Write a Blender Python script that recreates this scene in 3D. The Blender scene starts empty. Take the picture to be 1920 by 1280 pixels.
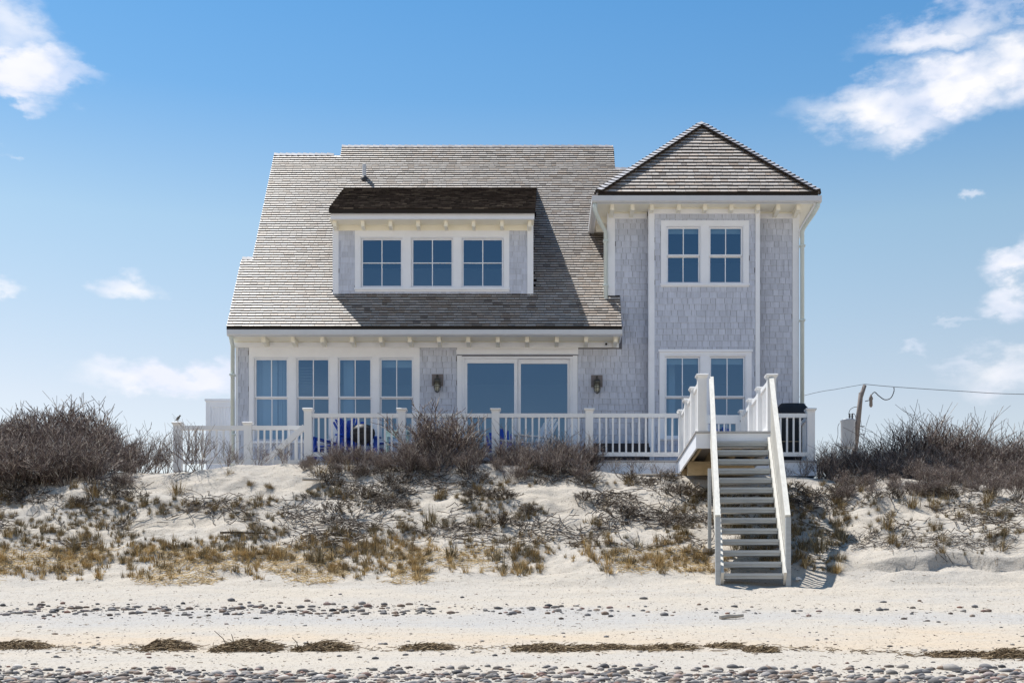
import bpy, math, random
import numpy as np
from mathutils import Vector, Matrix

R = random.Random(7)
NR = np.random.RandomState(11)
scene = bpy.context.scene
COL = scene.collection

# ------------------------------------------------------------------ camera
# Eye at the world origin; the picture's principal point lies at (1003, 1280) of 1920x1280.
FOC, CX, CY = 2500.0, 1003.0, 1280.0
cam_data = bpy.data.cameras.new('camera')
cam_data.sensor_width = 36.0
cam_data.lens = FOC / 1920 * 36
cam_data.shift_x = -(CX - 960) / 1920
cam_data.shift_y = (CY - 640) / 1920
cam_data.clip_start = 0.1
cam_data.clip_end = 2000
cam = bpy.data.objects.new('camera', cam_data)
cam.rotation_euler = (math.radians(90), 0, 0)
COL.objects.link(cam)
scene.camera = cam

# ------------------------------------------------------------------ light
SUN_D = Vector((0.38, -0.354, -1.0)).normalized()
SUN_EL = math.asin(-SUN_D.z)
SUN_ROT = math.atan2(-SUN_D.x, -SUN_D.y)
sd = bpy.data.lights.new('sun', 'SUN')
sd.energy = 4.6
sd.angle = math.radians(0.5)
sd.color = (1.0, 0.96, 0.9)
sun = bpy.data.objects.new('sun', sd)
sun.rotation_euler = SUN_D.to_track_quat('-Z', 'Y').to_euler()
sun.location = (-20, 40, 50)
COL.objects.link(sun)

world = bpy.data.worlds.new('World')
scene.world = world
world.use_nodes = True


def dirv(px, py):
    return Vector(((px - CX) / FOC, 1.0, (CY - py) / FOC)).normalized()


def build_world():
    nt = world.node_tree
    nt.nodes.clear()
    N, L = nt.nodes.new, nt.links.new
    out = N('ShaderNodeOutputWorld')
    bg = N('ShaderNodeBackground')
    bg.inputs['Strength'].default_value = 0.132
    L(bg.outputs[0], out.inputs[0])
    sky = N('ShaderNodeTexSky')
    sky.sky_type = 'NISHITA'
    sky.sun_disc = False
    sky.sun_elevation = SUN_EL
    sky.sun_rotation = SUN_ROT
    sky.altitude = 0
    sky.air_density = 1.0
    sky.dust_density = 0.6
    sky.ozone_density = 2.0
    hs = N('ShaderNodeHueSaturation')
    hs.inputs['Saturation'].default_value = 1.1
    hs.inputs['Value'].default_value = 1.0
    L(sky.outputs[0], hs.inputs['Color'])
    tc = N('ShaderNodeTexCoord')
    sz = N('ShaderNodeSeparateXYZ'); L(tc.outputs['Generated'], sz.inputs[0])
    gr = N('ShaderNodeValToRGB'); cr = gr.color_ramp
    stops = [(0.0, (1.16, .84, .64)), (.20, (1.16, .84, .64)), (.32, (.92, .85, .68)), (.40, (.48, .68, .70)), (.46, (.37, .63, .70)), (1.0, (.37, .63, .72))]
    while len(cr.elements) > 1: cr.elements.remove(cr.elements[0])
    for i, (p, c) in enumerate(stops):
        e = cr.elements[0] if i == 0 else cr.elements.new(p)
        e.position = p; e.color = (*c, 1)
    L(sz.outputs['Z'], gr.inputs[0])
    mu = N('ShaderNodeMix'); mu.data_type = 'RGBA'; mu.blend_type = 'MULTIPLY'; mu.inputs['Factor'].default_value = 1
    L(hs.outputs[0], mu.inputs['A']); L(gr.outputs[0], mu.inputs['B'])
    # warp the view direction so that the cloud edges fray
    n1 = N('ShaderNodeTexNoise'); n1.inputs['Scale'].default_value = 24; n1.inputs['Detail'].default_value = 9
    n1.inputs['Roughness'].default_value = 0.58
    mp = N('ShaderNodeMapping'); mp.inputs['Scale'].default_value = (1, 1, 2.0)
    L(tc.outputs['Generated'], mp.inputs[0]); L(mp.outputs[0], n1.inputs[0])
    sub = N('ShaderNodeVectorMath'); sub.operation = 'SUBTRACT'; sub.inputs[1].default_value = (0.5, 0.5, 0.5)
    L(n1.outputs['Color'], sub.inputs[0])
    scl = N('ShaderNodeVectorMath'); scl.operation = 'SCALE'; scl.inputs['Scale'].default_value = 0.06
    L(sub.outputs[0], scl.inputs[0])
    add = N('ShaderNodeVectorMath'); add.operation = 'ADD'
    L(tc.outputs['Generated'], add.inputs[0]); L(scl.outputs[0], add.inputs[1])
    blobs = [  # (x, y, rx, ry, density) seen from the beach
        (10, 50, 60, 75, .75), (20, 130, 95, 46, 1.25), (95, 138, 80, 22, .8), (35, 182, 60, 20, .9),
        (238, 543, 56, 28, .8), (176, 523, 26, 15, .5), (2, 545, 30, 15, .6), (5, 293, 18, 14, .5),
        (340, 702, 165, 34, 1.35), (270, 705, 80, 22, .9),
        (1700, 190, 180, 36, .98), (1775, 165, 120, 48, 1.1), (1700, 232, 85, 36, .9), (1575, 205, 70, 20, .6),
        (1890, 120, 80, 56, 1.0), (1745, 68, 110, 30, .85), (1830, 28, 60, 32, .7), (1905, 20, 40, 14, .4),
        (1905, 505, 60, 34, 1.1), (1895, 565, 52, 26, 1.0), (1810, 357, 24, 12, .6), (1708, 668, 24, 11, .45),
        (1880, 700, 85, 40, .85), (1800, 603, 46, 8, .3), (1790, 690, 40, 16, .4),
        (2150, 60, 220, 70, 1.2), (-420, 200, 220, 60, 1.1), (2500, 560, 200, 40, .9), (-500, 640, 220, 40, .9),
    ]
    dirs = [(dirv(b[0], b[1]), b[2] / FOC * .97, b[3] / FOC * .97, b[4]) for b in blobs]
    rr = random.Random(3)
    for k in range(9):   # the rest of the sky carries the same scattered clouds
        az = math.radians(60 + k * 27 + rr.uniform(-8, 8)); el = math.radians(rr.uniform(10, 38))
        v = Vector((math.sin(az) * math.cos(el), math.cos(az) * math.cos(el), math.sin(el)))
        dirs.append((v, rr.uniform(.08, .16), rr.uniform(.02, .04), 1.1))
    acc = None
    for v, rx, rz, dn in dirs:
        d = N('ShaderNodeVectorMath'); d.operation = 'SUBTRACT'; d.inputs[1].default_value = v
        L(add.outputs[0], d.inputs[0])
        m = N('ShaderNodeVectorMath'); m.operation = 'MULTIPLY'; m.inputs[1].default_value = (1 / rx, 1 / rx, 1 / rz)
        L(d.outputs[0], m.inputs[0])
        ln = N('ShaderNodeVectorMath'); ln.operation = 'LENGTH'
        L(m.outputs[0], ln.inputs[0])
        mr = N('ShaderNodeMapRange'); mr.interpolation_type = 'SMOOTHSTEP'
        mr.inputs['From Min'].default_value = 1.35; mr.inputs['From Max'].default_value = 0.2
        mr.inputs['To Min'].default_value = 0; mr.inputs['To Max'].default_value = dn
        L(ln.outputs['Value'], mr.inputs['Value'])
        if acc is None:
            acc = mr.outputs[0]
        else:
            a = N('ShaderNodeMath'); a.operation = 'MAXIMUM'
            L(acc, a.inputs[0]); L(mr.outputs[0], a.inputs[1]); acc = a.outputs[0]
    n2 = N('ShaderNodeTexNoise'); n2.inputs['Scale'].default_value = 28; n2.inputs['Detail'].default_value = 5
    n2.inputs['Roughness'].default_value = 0.52
    L(mp.outputs[0], n2.inputs[0])
    mr2 = N('ShaderNodeMapRange'); mr2.inputs['From Min'].default_value = .25; mr2.inputs['From Max'].default_value = .7
    mr2.inputs['To Min'].default_value = .6; mr2.inputs['To Max'].default_value = 1.05
    L(n2.outputs['Fac'], mr2.inputs['Value'])
    mul = N('ShaderNodeMath'); mul.operation = 'MULTIPLY'; mul.use_clamp = True
    L(acc, mul.inputs[0]); L(mr2.outputs[0], mul.inputs[1])
    cm = N('ShaderNodeMix'); cm.data_type = 'RGBA'
    n3 = N('ShaderNodeTexNoise'); n3.inputs['Scale'].default_value = 14; n3.inputs['Detail'].default_value = 4
    L(mp.outputs[0], n3.inputs[0])
    cc = N('ShaderNodeValToRGB'); cc.color_ramp.elements[0].position = .38; cc.color_ramp.elements[1].position = .62
    cc.color_ramp.elements[0].color = (CLOUD[0] * .84 / 6, CLOUD[1] * .88 / 6, CLOUD[2] * .98 / 6, 1); cc.color_ramp.elements[1].color = (CLOUD[0] / 6, CLOUD[1] / 6, CLOUD[2] / 6, 1)
    L(n3.outputs['Fac'], cc.inputs[0])
    cv = N('ShaderNodeVectorMath'); cv.operation = 'SCALE'; cv.inputs['Scale'].default_value = 6.0
    L(cc.outputs[0], cv.inputs[0]); L(cv.outputs[0], cm.inputs['B'])
    L(mul.outputs[0], cm.inputs['Factor']); L(mu.outputs['Result'], cm.inputs['A'])
    L(cm.outputs['Result'], bg.inputs['Color'])


CLOUD = (5.0, 4.95, 5.1)
build_world()
vs = scene.view_settings
vs.view_transform = 'Standard'
vs.look = 'None'
vs.exposure = 0.66
vs.gamma = 1
vs.use_curve_mapping = False
scene.render.engine = 'CYCLES'
scene.cycles.max_bounces = 7
scene.cycles.transparent_max_bounces = 10
scene.cycles.caustics_reflective = False
scene.cycles.caustics_refractive = False
scene.cycles.use_denoising = True
scene.cycles.denoiser = 'OPENIMAGEDENOISE'


# ------------------------------------------------------------------ helpers
def wx(px, D): return (px - CX) / FOC * D
def wz(py, D): return (CY - py) / FOC * D


MATS = {}


def mat(name, color, rough=0.7, spec=0.3, metallic=0.0, var=0.0, scale=6.0, grain=None, bump=0.0, bscale=60.0,
        island=0.0, tint=None, coat=0):
    """Principled material; var = value noise, island = variation from piece to piece, grain = stretched streaks"""
    m = bpy.data.materials.new(name)
    m.use_nodes = True
    nt = m.node_tree; N, L = nt.nodes.new, nt.links.new
    bs = nt.nodes['Principled BSDF']
    bs.inputs['Roughness'].default_value = rough
    bs.inputs['Specular IOR Level'].default_value = spec
    bs.inputs['Metallic'].default_value = metallic
    if coat:
        bs.inputs['Coat Weight'].default_value = coat
    tc = N('ShaderNodeTexCoord'); geo = N('ShaderNodeNewGeometry'); oi = N('ShaderNodeObjectInfo')
    pos = geo.outputs['Position']
    col = None
    rgb = N('ShaderNodeRGB'); rgb.outputs[0].default_value = (*color, 1); col = rgb.outputs[0]
    if island or tint:
        a = N('ShaderNodeMath'); a.operation = 'ADD'; L(geo.outputs['Random Per Island'], a.inputs[0]); L(oi.outputs['Random'], a.inputs[1])
        fr = N('ShaderNodeMath'); fr.operation = 'FRACT'; L(a.outputs[0], fr.inputs[0]); rnd = fr.outputs[0]
        if tint:
            ramp = N('ShaderNodeValToRGB'); ramp.color_ramp.interpolation = 'LINEAR'
            cr = ramp.color_ramp
            while len(cr.elements) > 1: cr.elements.remove(cr.elements[0])
            for i, (p, c) in enumerate(tint):
                e = cr.elements[0] if i == 0 else cr.elements.new(p)
                e.position = p; e.color = (*c, 1)
            L(rnd, ramp.inputs[0]); col = ramp.outputs[0]
        if island:
            m2 = N('ShaderNodeMath'); m2.operation = 'MULTIPLY'; m2.inputs[1].default_value = 7.31; L(rnd, m2.inputs[0])
            f2 = N('ShaderNodeMath'); f2.operation = 'FRACT'; L(m2.outputs[0], f2.inputs[0])
            mr = N('ShaderNodeMapRange'); mr.inputs['To Min'].default_value = 1 - island; mr.inputs['To Max'].default_value = 1 + island * .6
            L(f2.outputs[0], mr.inputs['Value'])
            sc = N('ShaderNodeVectorMath'); sc.operation = 'SCALE'; L(col, sc.inputs[0]); L(mr.outputs[0], sc.inputs['Scale']); col = sc.outputs[0]
    if var:
        nz = N('ShaderNodeTexNoise'); nz.inputs['Scale'].default_value = scale; nz.inputs['Detail'].default_value = 6
        nz.inputs['Roughness'].default_value = .6
        src = pos
        if grain:
            mp = N('ShaderNodeMapping'); mp.inputs['Scale'].default_value = grain; L(pos, mp.inputs[0]); src = mp.outputs[0]
        L(src, nz.inputs[0])
        mr = N('ShaderNodeMapRange'); mr.inputs['From Min'].default_value = .25; mr.inputs['From Max'].default_value = .75
        mr.inputs['To Min'].default_value = 1 - var; mr.inputs['To Max'].default_value = 1 + var * .7
        L(nz.outputs['Fac'], mr.inputs['Value'])
        sc = N('ShaderNodeVectorMath'); sc.operation = 'SCALE'; L(col, sc.inputs[0]); L(mr.outputs[0], sc.inputs['Scale']); col = sc.outputs[0]
    L(col, bs.inputs['Base Color'])
    if bump:
        nb = N('ShaderNodeTexNoise'); nb.inputs['Scale'].default_value = bscale; nb.inputs['Detail'].default_value = 4
        src = pos
        if grain:
            mp = N('ShaderNodeMapping'); mp.inputs['Scale'].default_value = grain; L(pos, mp.inputs[0]); src = mp.outputs[0]
        L(src, nb.inputs[0])
        bp = N('ShaderNodeBump'); bp.inputs['Strength'].default_value = bump; bp.inputs['Distance'].default_value = .01
        L(nb.outputs['Fac'], bp.inputs['Height']); L(bp.outputs[0], bs.inputs['Normal'])
    MATS[name] = m
    return m


M_white = mat('white_trim_paint', (.84, .87, .93), .45, .4, var=.05, scale=3, bump=.05, bscale=20)
M_bounce = mat('eave_sand_bounce_tint', (.88, .85, .74), .55, .3, var=.04, scale=3)  # warm bounce off the sand put into the eave trim colour
M_rail = mat('white_rail_vinyl', (.82, .82, .82), .35, .45, var=.04, scale=4)
M_stair = mat('weathered_white_wood', (.60, .58, .53), .7, .3, var=.18, scale=9, grain=(3, 1, .6), bump=.15)
M_tread = mat('grey_metal_tread', (.42, .44, .45), .5, .5, metallic=.15, var=.15, scale=12, grain=(.3, 1, 3))
M_gutter = mat('gutter_aluminium', (.62, .64, .67), .4, .5, var=.05, scale=3)
M_spout = mat('pale_green_downspout', (.60, .67, .66), .45, .5, var=.05, scale=5)
M_wallback = mat('wall_sheathing', (.16, .16, .18), .9, .1)
M_shingle = mat('grey_wall_shingle', (.56, .60, .70), .85, .15, var=.14, scale=26, grain=(1, 1, .12), island=.09, bump=.25, bscale=80)
M_roof = mat('bleached_cedar_roof', (.36, .34, .33), .55, 1.0, var=.2, scale=14, grain=(1, .35, .35), island=.2, bump=.08, bscale=50,
             tint=[(0, (.50, .44, .385)), (.45, (.43, .375, .325)), (.8, (.46, .37, .295)), (.93, (.32, .24, .18)), (1, (.20, .165, .14))])
M_butt_shade = mat('shingle_butt_shade', (.035, .028, .024), .9, .1)  # shade under each course painted into the butt faces
M_ridge = mat('grey_ridge_cap', (.40, .39, .41), .5, .7, var=.15, scale=10, island=.2)
M_darkroof = mat('dark_weathered_roof', (.05, .04, .034), .95, .05, var=.6, scale=22, grain=(.6, 1, 1), island=.3, bump=.5, bscale=40,
                 tint=[(0, (.028, .022, .019)), (.5, (.055, .042, .036)), (.85, (.085, .068, .056)), (1, (.15, .125, .10))])
M_eave = mat('dark_eave_edge', (.035, .03, .026), .9, .1)
M_inside = mat('interior_plaster', (.62, .66, .70), .9, .1)
M_shade = mat('roller_shade', (.55, .56, .56), .9, .1)
M_curtain = mat('grey_curtain', (.6, .63, .68), .9, .1)
M_bronze = mat('weathered_bronze', (.09, .09, .08), .5, .5, metallic=.6, var=.3, scale=30)
M_plate = mat('grey_wood_block', (.20, .18, .18), .7, .3, var=.15, scale=20)
M_lampglass = mat('frosted_lamp_glass', (.45, .45, .36), .25, .5)
M_beam = mat('treated_timber', (.52, .42, .27), .8, .2, var=.25, scale=8, grain=(1, .3, 3))
M_deckgrey = mat('grey_deck_board', (.46, .45, .45), .6, .3, var=.15, scale=10, grain=(.3, 2, 1))
M_black = mat('black_cover_fabric', (.018, .018, .022), .6, .35, var=.3, scale=5, bump=.3, bscale=9)
M_darkfurn = mat('dark_wicker', (.03, .03, .038), .7, .3, var=.3, scale=40)
M_blue = mat('bright_blue_plastic', (.01, .06, .40), .4, .5, var=.08, scale=6)
M_teal = mat('pale_teal_paint', (.45, .66, .66), .5, .4)
M_pole = mat('weathered_pole_wood', (.19, .165, .155), .85, .2, var=.35, scale=6, grain=(3, 3, .4))
M_can = mat('grey_transformer_paint', (.27, .30, .35), .4, .5, var=.08, scale=2)
M_wire = mat('dark_wire', (.05, .05, .055), .6, .3)
M_twig = mat('bare_twigs', (.1, .08, .08), .85, .15, island=.25,
             tint=[(0, (.085, .065, .06)), (.5, (.18, .14, .13)), (.78, (.30, .245, .215)), (.92, (.52, .46, .40)), (1, (.74, .69, .62))])
M_brush = mat('dead_brush_sticks', (.1, .08, .07), .85, .15, island=.25,
              tint=[(0, (.05, .04, .036)), (.5, (.10, .08, .065)), (.8, (.2, .17, .14)), (1, (.55, .51, .46))])
M_grass = mat('brown_marram_grass', (.2, .15, .08), .75, .2, island=.2,
              tint=[(0, (.11, .085, .045)), (.35, (.21, .155, .08)), (.7, (.33, .235, .115)), (.9, (.42, .34, .20)), (1, (.56, .49, .36))])
M_grassd = mat('dull_green_marram', (.15, .13, .07), .75, .2, island=.2,
               tint=[(0, (.08, .066, .040)), (.4, (.145, .12, .07)), (.75, (.24, .195, .12)), (1, (.48, .42, .31))])
M_straw = mat('golden_straw', (.5, .33, .13), .75, .2, island=.2,
              tint=[(0, (.26, .17, .075)), (.35, (.43, .30, .13)), (.75, (.60, .44, .21)), (1, (.74, .60, .38))])
M_wrack = mat('dried_seaweed', (.09, .065, .045), .9, .1, island=.3,
              tint=[(0, (.06, .043, .028)), (.45, (.14, .10, .062)), (.8, (.25, .185, .115)), (1, (.44, .35, .23))])
M_stone = mat('beach_cobble', (.25, .24, .25), .75, .3, var=.2, scale=25, island=.35,
              tint=[(0, (.09, .088, .092)), (.25, (.18, .172, .175)), (.42, (.27, .25, .23)), (.56, (.31, .225, .17)), (.7, (.13, .10, .085)),
                    (.8, (.42, .39, .36)), (.9, (.24, .225, .225)), (1, (.33, .185, .14))])
M_drift = mat('bleached_driftwood', (.42, .38, .33), .85, .15, var=.25, scale=12, grain=(1, 3, 3))
M_bird = mat('small_bird_plumage', (.12, .11, .10), .8, .2)


def glass_mat():
    m = bpy.data.materials.new('window_glass'); m.use_nodes = True
    nt = m.node_tree; nt.nodes.clear(); N, L = nt.nodes.new, nt.links.new
    out = N('ShaderNodeOutputMaterial'); mx = N('ShaderNodeMixShader'); gl = N('ShaderNodeBsdfGlossy'); tr = N('ShaderNodeBsdfTransparent')
    gl.inputs['Roughness'].default_value = .03; gl.inputs['Color'].default_value = (.38, .60, .88, 1)
    tr.inputs['Color'].default_value = (.55, .70, .80, 1)
    nz = N('ShaderNodeTexNoise'); nz.inputs['Scale'].default_value = .9
    geo = N('ShaderNodeNewGeometry'); L(geo.outputs['Position'], nz.inputs[0])
    bp = N('ShaderNodeBump'); bp.inputs['Strength'].default_value = .15; bp.inputs['Distance'].default_value = .02
    L(nz.outputs['Fac'], bp.inputs['Height']); L(bp.outputs[0], gl.inputs['Normal'])
    mx.inputs[0].default_value = .27
    L(tr.outputs[0], mx.inputs[1]); L(gl.outputs[0], mx.inputs[2]); L(mx.outputs[0], out.inputs[0])
    return m


M_glass = glass_mat()


def sand_mat():
    m = bpy.data.materials.new('beach_sand'); m.use_nodes = True
    nt = m.node_tree; N, L = nt.nodes.new, nt.links.new
    bs = nt.nodes['Principled BSDF']; bs.inputs['Roughness'].default_value = .95; bs.inputs['Specular IOR Level'].default_value = .1
    geo = N('ShaderNodeNewGeometry'); P = geo.outputs['Position']

    def noise(scale, detail=5, rough=.6, mapping=None):
        n = N('ShaderNodeTexNoise'); n.inputs['Scale'].default_value = scale; n.inputs['Detail'].default_value = detail
        n.inputs['Roughness'].default_value = rough
        if mapping:
            mp = N('ShaderNodeMapping'); mp.inputs['Scale'].default_value = mapping; L(P, mp.inputs[0]); L(mp.outputs[0], n.inputs[0])
        else: L(P, n.inputs[0])
        return n.outputs['Fac']

    def ramp(v, a, b, c0=0., c1=1.):
        r = N('ShaderNodeMapRange'); r.inputs['From Min'].default_value = a; r.inputs['From Max'].default_value = b
        r.inputs['To Min'].default_value = c0; r.inputs['To Max'].default_value = c1; L(v, r.inputs['Value']); return r.outputs[0]

    def mix(f, a, b):
        x = N('ShaderNodeMix'); x.data_type = 'RGBA'; L(f, x.inputs['Factor'])
        for s, v in (('A', a), ('B', b)):
            if isinstance(v, tuple): x.inputs[s].default_value = (*v, 1)
            else: L(v, x.inputs[s])
        return x.outputs['Result']
    sep = N('ShaderNodeSeparateXYZ'); L(P, sep.inputs[0]); Y = sep.outputs['Y']
    c = mix(ramp(noise(1.3, 6, .6, (.35, 1, 1)), .38, .62), (.44, .395, .335), (.41, .38, .34))
    # packed grey track with the sand step's shading put into its colour, broken up
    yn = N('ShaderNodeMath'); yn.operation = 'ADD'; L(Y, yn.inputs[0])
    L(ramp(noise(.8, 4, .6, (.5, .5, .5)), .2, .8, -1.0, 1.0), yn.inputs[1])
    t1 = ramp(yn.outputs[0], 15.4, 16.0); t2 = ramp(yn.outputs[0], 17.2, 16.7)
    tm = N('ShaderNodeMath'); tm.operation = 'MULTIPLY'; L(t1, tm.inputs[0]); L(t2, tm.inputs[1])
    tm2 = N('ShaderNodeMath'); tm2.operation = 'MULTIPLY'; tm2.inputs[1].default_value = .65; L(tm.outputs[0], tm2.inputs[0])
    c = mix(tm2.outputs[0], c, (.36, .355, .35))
    c = mix(ramp(noise(6, 7, .7, (.4, 1.4, 1)), .55, .75, 0, .55), c, (.44, .37, .285))
    t3 = ramp(yn.outputs[0], 12.6, 13.2); t4 = ramp(yn.outputs[0], 15.2, 14.4)
    tn_ = N('ShaderNodeMath'); tn_.operation = 'MULTIPLY'; L(t3, tn_.inputs[0]); L(t4, tn_.inputs[1])
    tq = N('ShaderNodeMath'); tq.operation = 'MULTIPLY'; L(tn_.outputs[0], tq.inputs[0]); L(ramp(noise(1.1, 5, .6, (.5, 1, 1)), .35, .6, .2, .8), tq.inputs[1])
    c = mix(tq.outputs[0], c, (.475, .385, .285))
    c = mix(ramp(noise(46, 3, .7, (1, .22, .6)), .585, .66, 0, .8), c, (.18, .15, .125))
    c = mix(ramp(noise(95, 2, .7, (1, .25, .6)), .60, .67, 0, .65), c, (.25, .19, .145))
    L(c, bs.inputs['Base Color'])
    b1 = N('ShaderNodeBump'); b1.inputs['Strength'].default_value = .7; b1.inputs['Distance'].default_value = .04
    L(noise(9, 8, .65), b1.inputs['Height'])
    b2 = N('ShaderNodeBump'); b2.inputs['Strength'].default_value = .6; b2.inputs['Distance'].default_value = .006
    L(noise(70, 5, .75), b2.inputs['Height']); L(b1.outputs[0], b2.inputs['Normal'])
    L(b2.outputs[0], bs.inputs['Normal'])
    return m


M_sand = sand_mat()


def tag(o, label=None, cat=None, group=None, kind=None):
    if label: o['label'] = label
    if cat: o['category'] = cat
    if group: o['group'] = group
    if kind: o['kind'] = kind
    return o


def thing(name, loc, label, cat, group=None):
    e = bpy.data.objects.new(name, None)
    e.empty_display_size = .2
    e.location = loc
    COL.objects.link(e)
    e['_o'] = list(loc)
    return tag(e, label, cat, group)


def origin(p):
    return np.array(p['_o']) if p is not None and '_o' in p else np.zeros(3)


def mesh_from(name, V, F, m, smooth=False, butt=None):
    me = bpy.data.meshes.new(name)
    me.from_pydata([tuple(v) for v in V], [], F)
    me.materials.append(m)
    if butt is not None:
        me.materials.append(butt); me.polygons.foreach_set('material_index', [1 if k % 4 == 1 else 0 for k in range(len(F))])
    if smooth: me.polygons.foreach_set('use_smooth', [True] * len(me.polygons))
    me.update()
    return me


def mesh_np(name, V, F, m, smooth=False):
    """fast path, all faces alike (n x 3 or n x 4 arrays)"""
    V = np.asarray(V, dtype=np.float32); F = np.asarray(F, dtype=np.int32)
    me = bpy.data.meshes.new(name)
    k = F.shape[1]
    me.vertices.add(len(V)); me.vertices.foreach_set('co', V.ravel())
    me.loops.add(F.size); me.loops.foreach_set('vertex_index', F.ravel())
    me.polygons.add(len(F)); me.polygons.foreach_set('loop_start', np.arange(0, F.size, k, dtype=np.int32))
    me.polygons.foreach_set('loop_total', np.full(len(F), k, dtype=np.int32))
    if smooth: me.polygons.foreach_set('use_smooth', np.ones(len(F), dtype=bool))
    me.materials.append(m)
    me.update(calc_edges=True)
    me.validate()
    return me


def link(name, me, parent=None, loc=None):
    o = bpy.data.objects.new(name, me)
    COL.objects.link(o)
    if parent is not None:
        o.parent = parent
        if '_o' in parent: o['_o'] = list(parent['_o'])
    if loc is not None: o.location = loc
    return o


class MB:
    def __init__(s): s.v = []; s.f = []

    def add(s, vs, fs):
        n = len(s.v); s.v += [tuple(v) for v in vs]; s.f += [tuple(i + n for i in f) for f in fs]; return s

    def box(s, x0, x1, y0, y1, z0, z1):
        if x0 > x1: x0, x1 = x1, x0
        if y0 > y1: y0, y1 = y1, y0
        if z0 > z1: z0, z1 = z1, z0
        return s.add([(x0, y0, z0), (x1, y0, z0), (x1, y1, z0), (x0, y1, z0), (x0, y0, z1), (x1, y0, z1), (x1, y1, z1), (x0, y1, z1)],
                     [(0, 3, 2, 1), (4, 5, 6, 7), (0, 1, 5, 4), (1, 2, 6, 5), (2, 3, 7, 6), (3, 0, 4, 7)])

    def beam(s, p0, p1, w, h, up=(0, 0, 1), taper=1.0):
        p0, p1 = Vector(p0), Vector(p1); d = (p1 - p0).normalized(); side = d.cross(Vector(up))
        if side.length < 1e-4: side = d.cross(Vector((0, 1, 0)))
        side.normalize(); u = side.cross(d).normalized()
        vs = []
        for p, t in ((p0, 1), (p1, taper)):
            for a, b in ((-1, -1), (1, -1), (1, 1), (-1, 1)): vs.append(p + side * a * w * .5 * t + u * b * h * .5 * t)
        return s.add(vs, [(0, 1, 2, 3), (7, 6, 5, 4), (0, 4, 5, 1), (1, 5, 6, 2), (2, 6, 7, 3), (3, 7, 4, 0)])

    def tube(s, pts, r, n=8, r2=None):
        pts = [Vector(p) for p in pts]; base = len(s.v)
        for i, p in enumerate(pts):
            d = (pts[min(i + 1, len(pts) - 1)] - pts[max(i - 1, 0)]).normalized()
            a = d.cross(Vector((0, 0, 1)))
            if a.length < .05: a = d.cross(Vector((0, 1, 0)))
            a.normalize(); b = d.cross(a)
            rr = r if r2 is None else r + (r2 - r) * i / max(1, len(pts) - 1)
            for k in range(n):
                t = 2 * math.pi * k / n; s.v.append(tuple(p + a * math.cos(t) * rr + b * math.sin(t) * rr))
        for i in range(len(pts) - 1):
            for k in range(n):
                a0 = base + i * n + k; a1 = base + i * n + (k + 1) % n
                s.f.append((a0, a1, a1 + n, a0 + n))
        s.f.append(tuple(base + k for k in range(n))[::-1]); s.f.append(tuple(base + (len(pts) - 1) * n + k for k in range(n)))
        return s

    def lathe(s, cx, cy, prof, n=16):
        base = len(s.v)
        for r, z in prof:
            for k in range(n):
                t = 2 * math.pi * k / n; s.v.append((cx + r * math.cos(t), cy + r * math.sin(t), z))
        for i in range(len(prof) - 1):
            for k in range(n):
                a0 = base + i * n + k; a1 = base + i * n + (k + 1) % n
                s.f.append((a0, a1, a1 + n, a0 + n))
        s.f.append(tuple(base + k for k in range(n))[::-1]); s.f.append(tuple(base + (len(prof) - 1) * n + k for k in range(n)))
        return s

    def poly(s, pts, ext):
        """planar polygon extruded by the vector ext"""
        n = len(pts); ext = Vector(ext)
        vs = [Vector(p) for p in pts]; vs += [p + ext for p in vs]
        fs = [tuple(range(n)), tuple(range(2 * n - 1, n - 1, -1))]
        for i in range(n):
            j = (i + 1) % n; fs.append((i, i + n, j + n, j))
        return s.add(vs, fs)

    def build(s, name, m, parent=None, smooth=False, **t):
        o0 = origin(parent)
        V = [(v[0] - o0[0], v[1] - o0[1], v[2] - o0[2]) for v in s.v]
        o = link(name, mesh_from(name, V, s.f, m, smooth), parent)
        return tag(o, **t)


# ------------------------------------------------------------------ terrain
def vnoise(x, y, seed=0):
    xi = np.floor(x).astype(np.int64); yi = np.floor(y).astype(np.int64)
    xf = x - xi; yf = y - yi
    u = xf * xf * (3 - 2 * xf); v = yf * yf * (3 - 2 * yf)

    def h(a, b):
        n = (a * 374761393 + b * 668265263 + seed * 974634777) & 0x7fffffff
        n = ((n ^ (n >> 13)) * 1274126177) & 0x7fffffff
        return ((n ^ (n >> 16)) & 0xffff) / 65535.0
    return (h(xi, yi) * (1 - u) + h(xi + 1, yi) * u) * (1 - v) + (h(xi, yi + 1) * (1 - u) + h(xi + 1, yi + 1) * u) * v - .5


def fbm(x, y, o=4, seed=0, g=.5):
    a = 1.; f = 1.; s = 0
    for k in range(o):
        s = s + a * vnoise(x * f, y * f, seed + k * 17); a *= g; f *= 2.03
    return s


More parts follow.
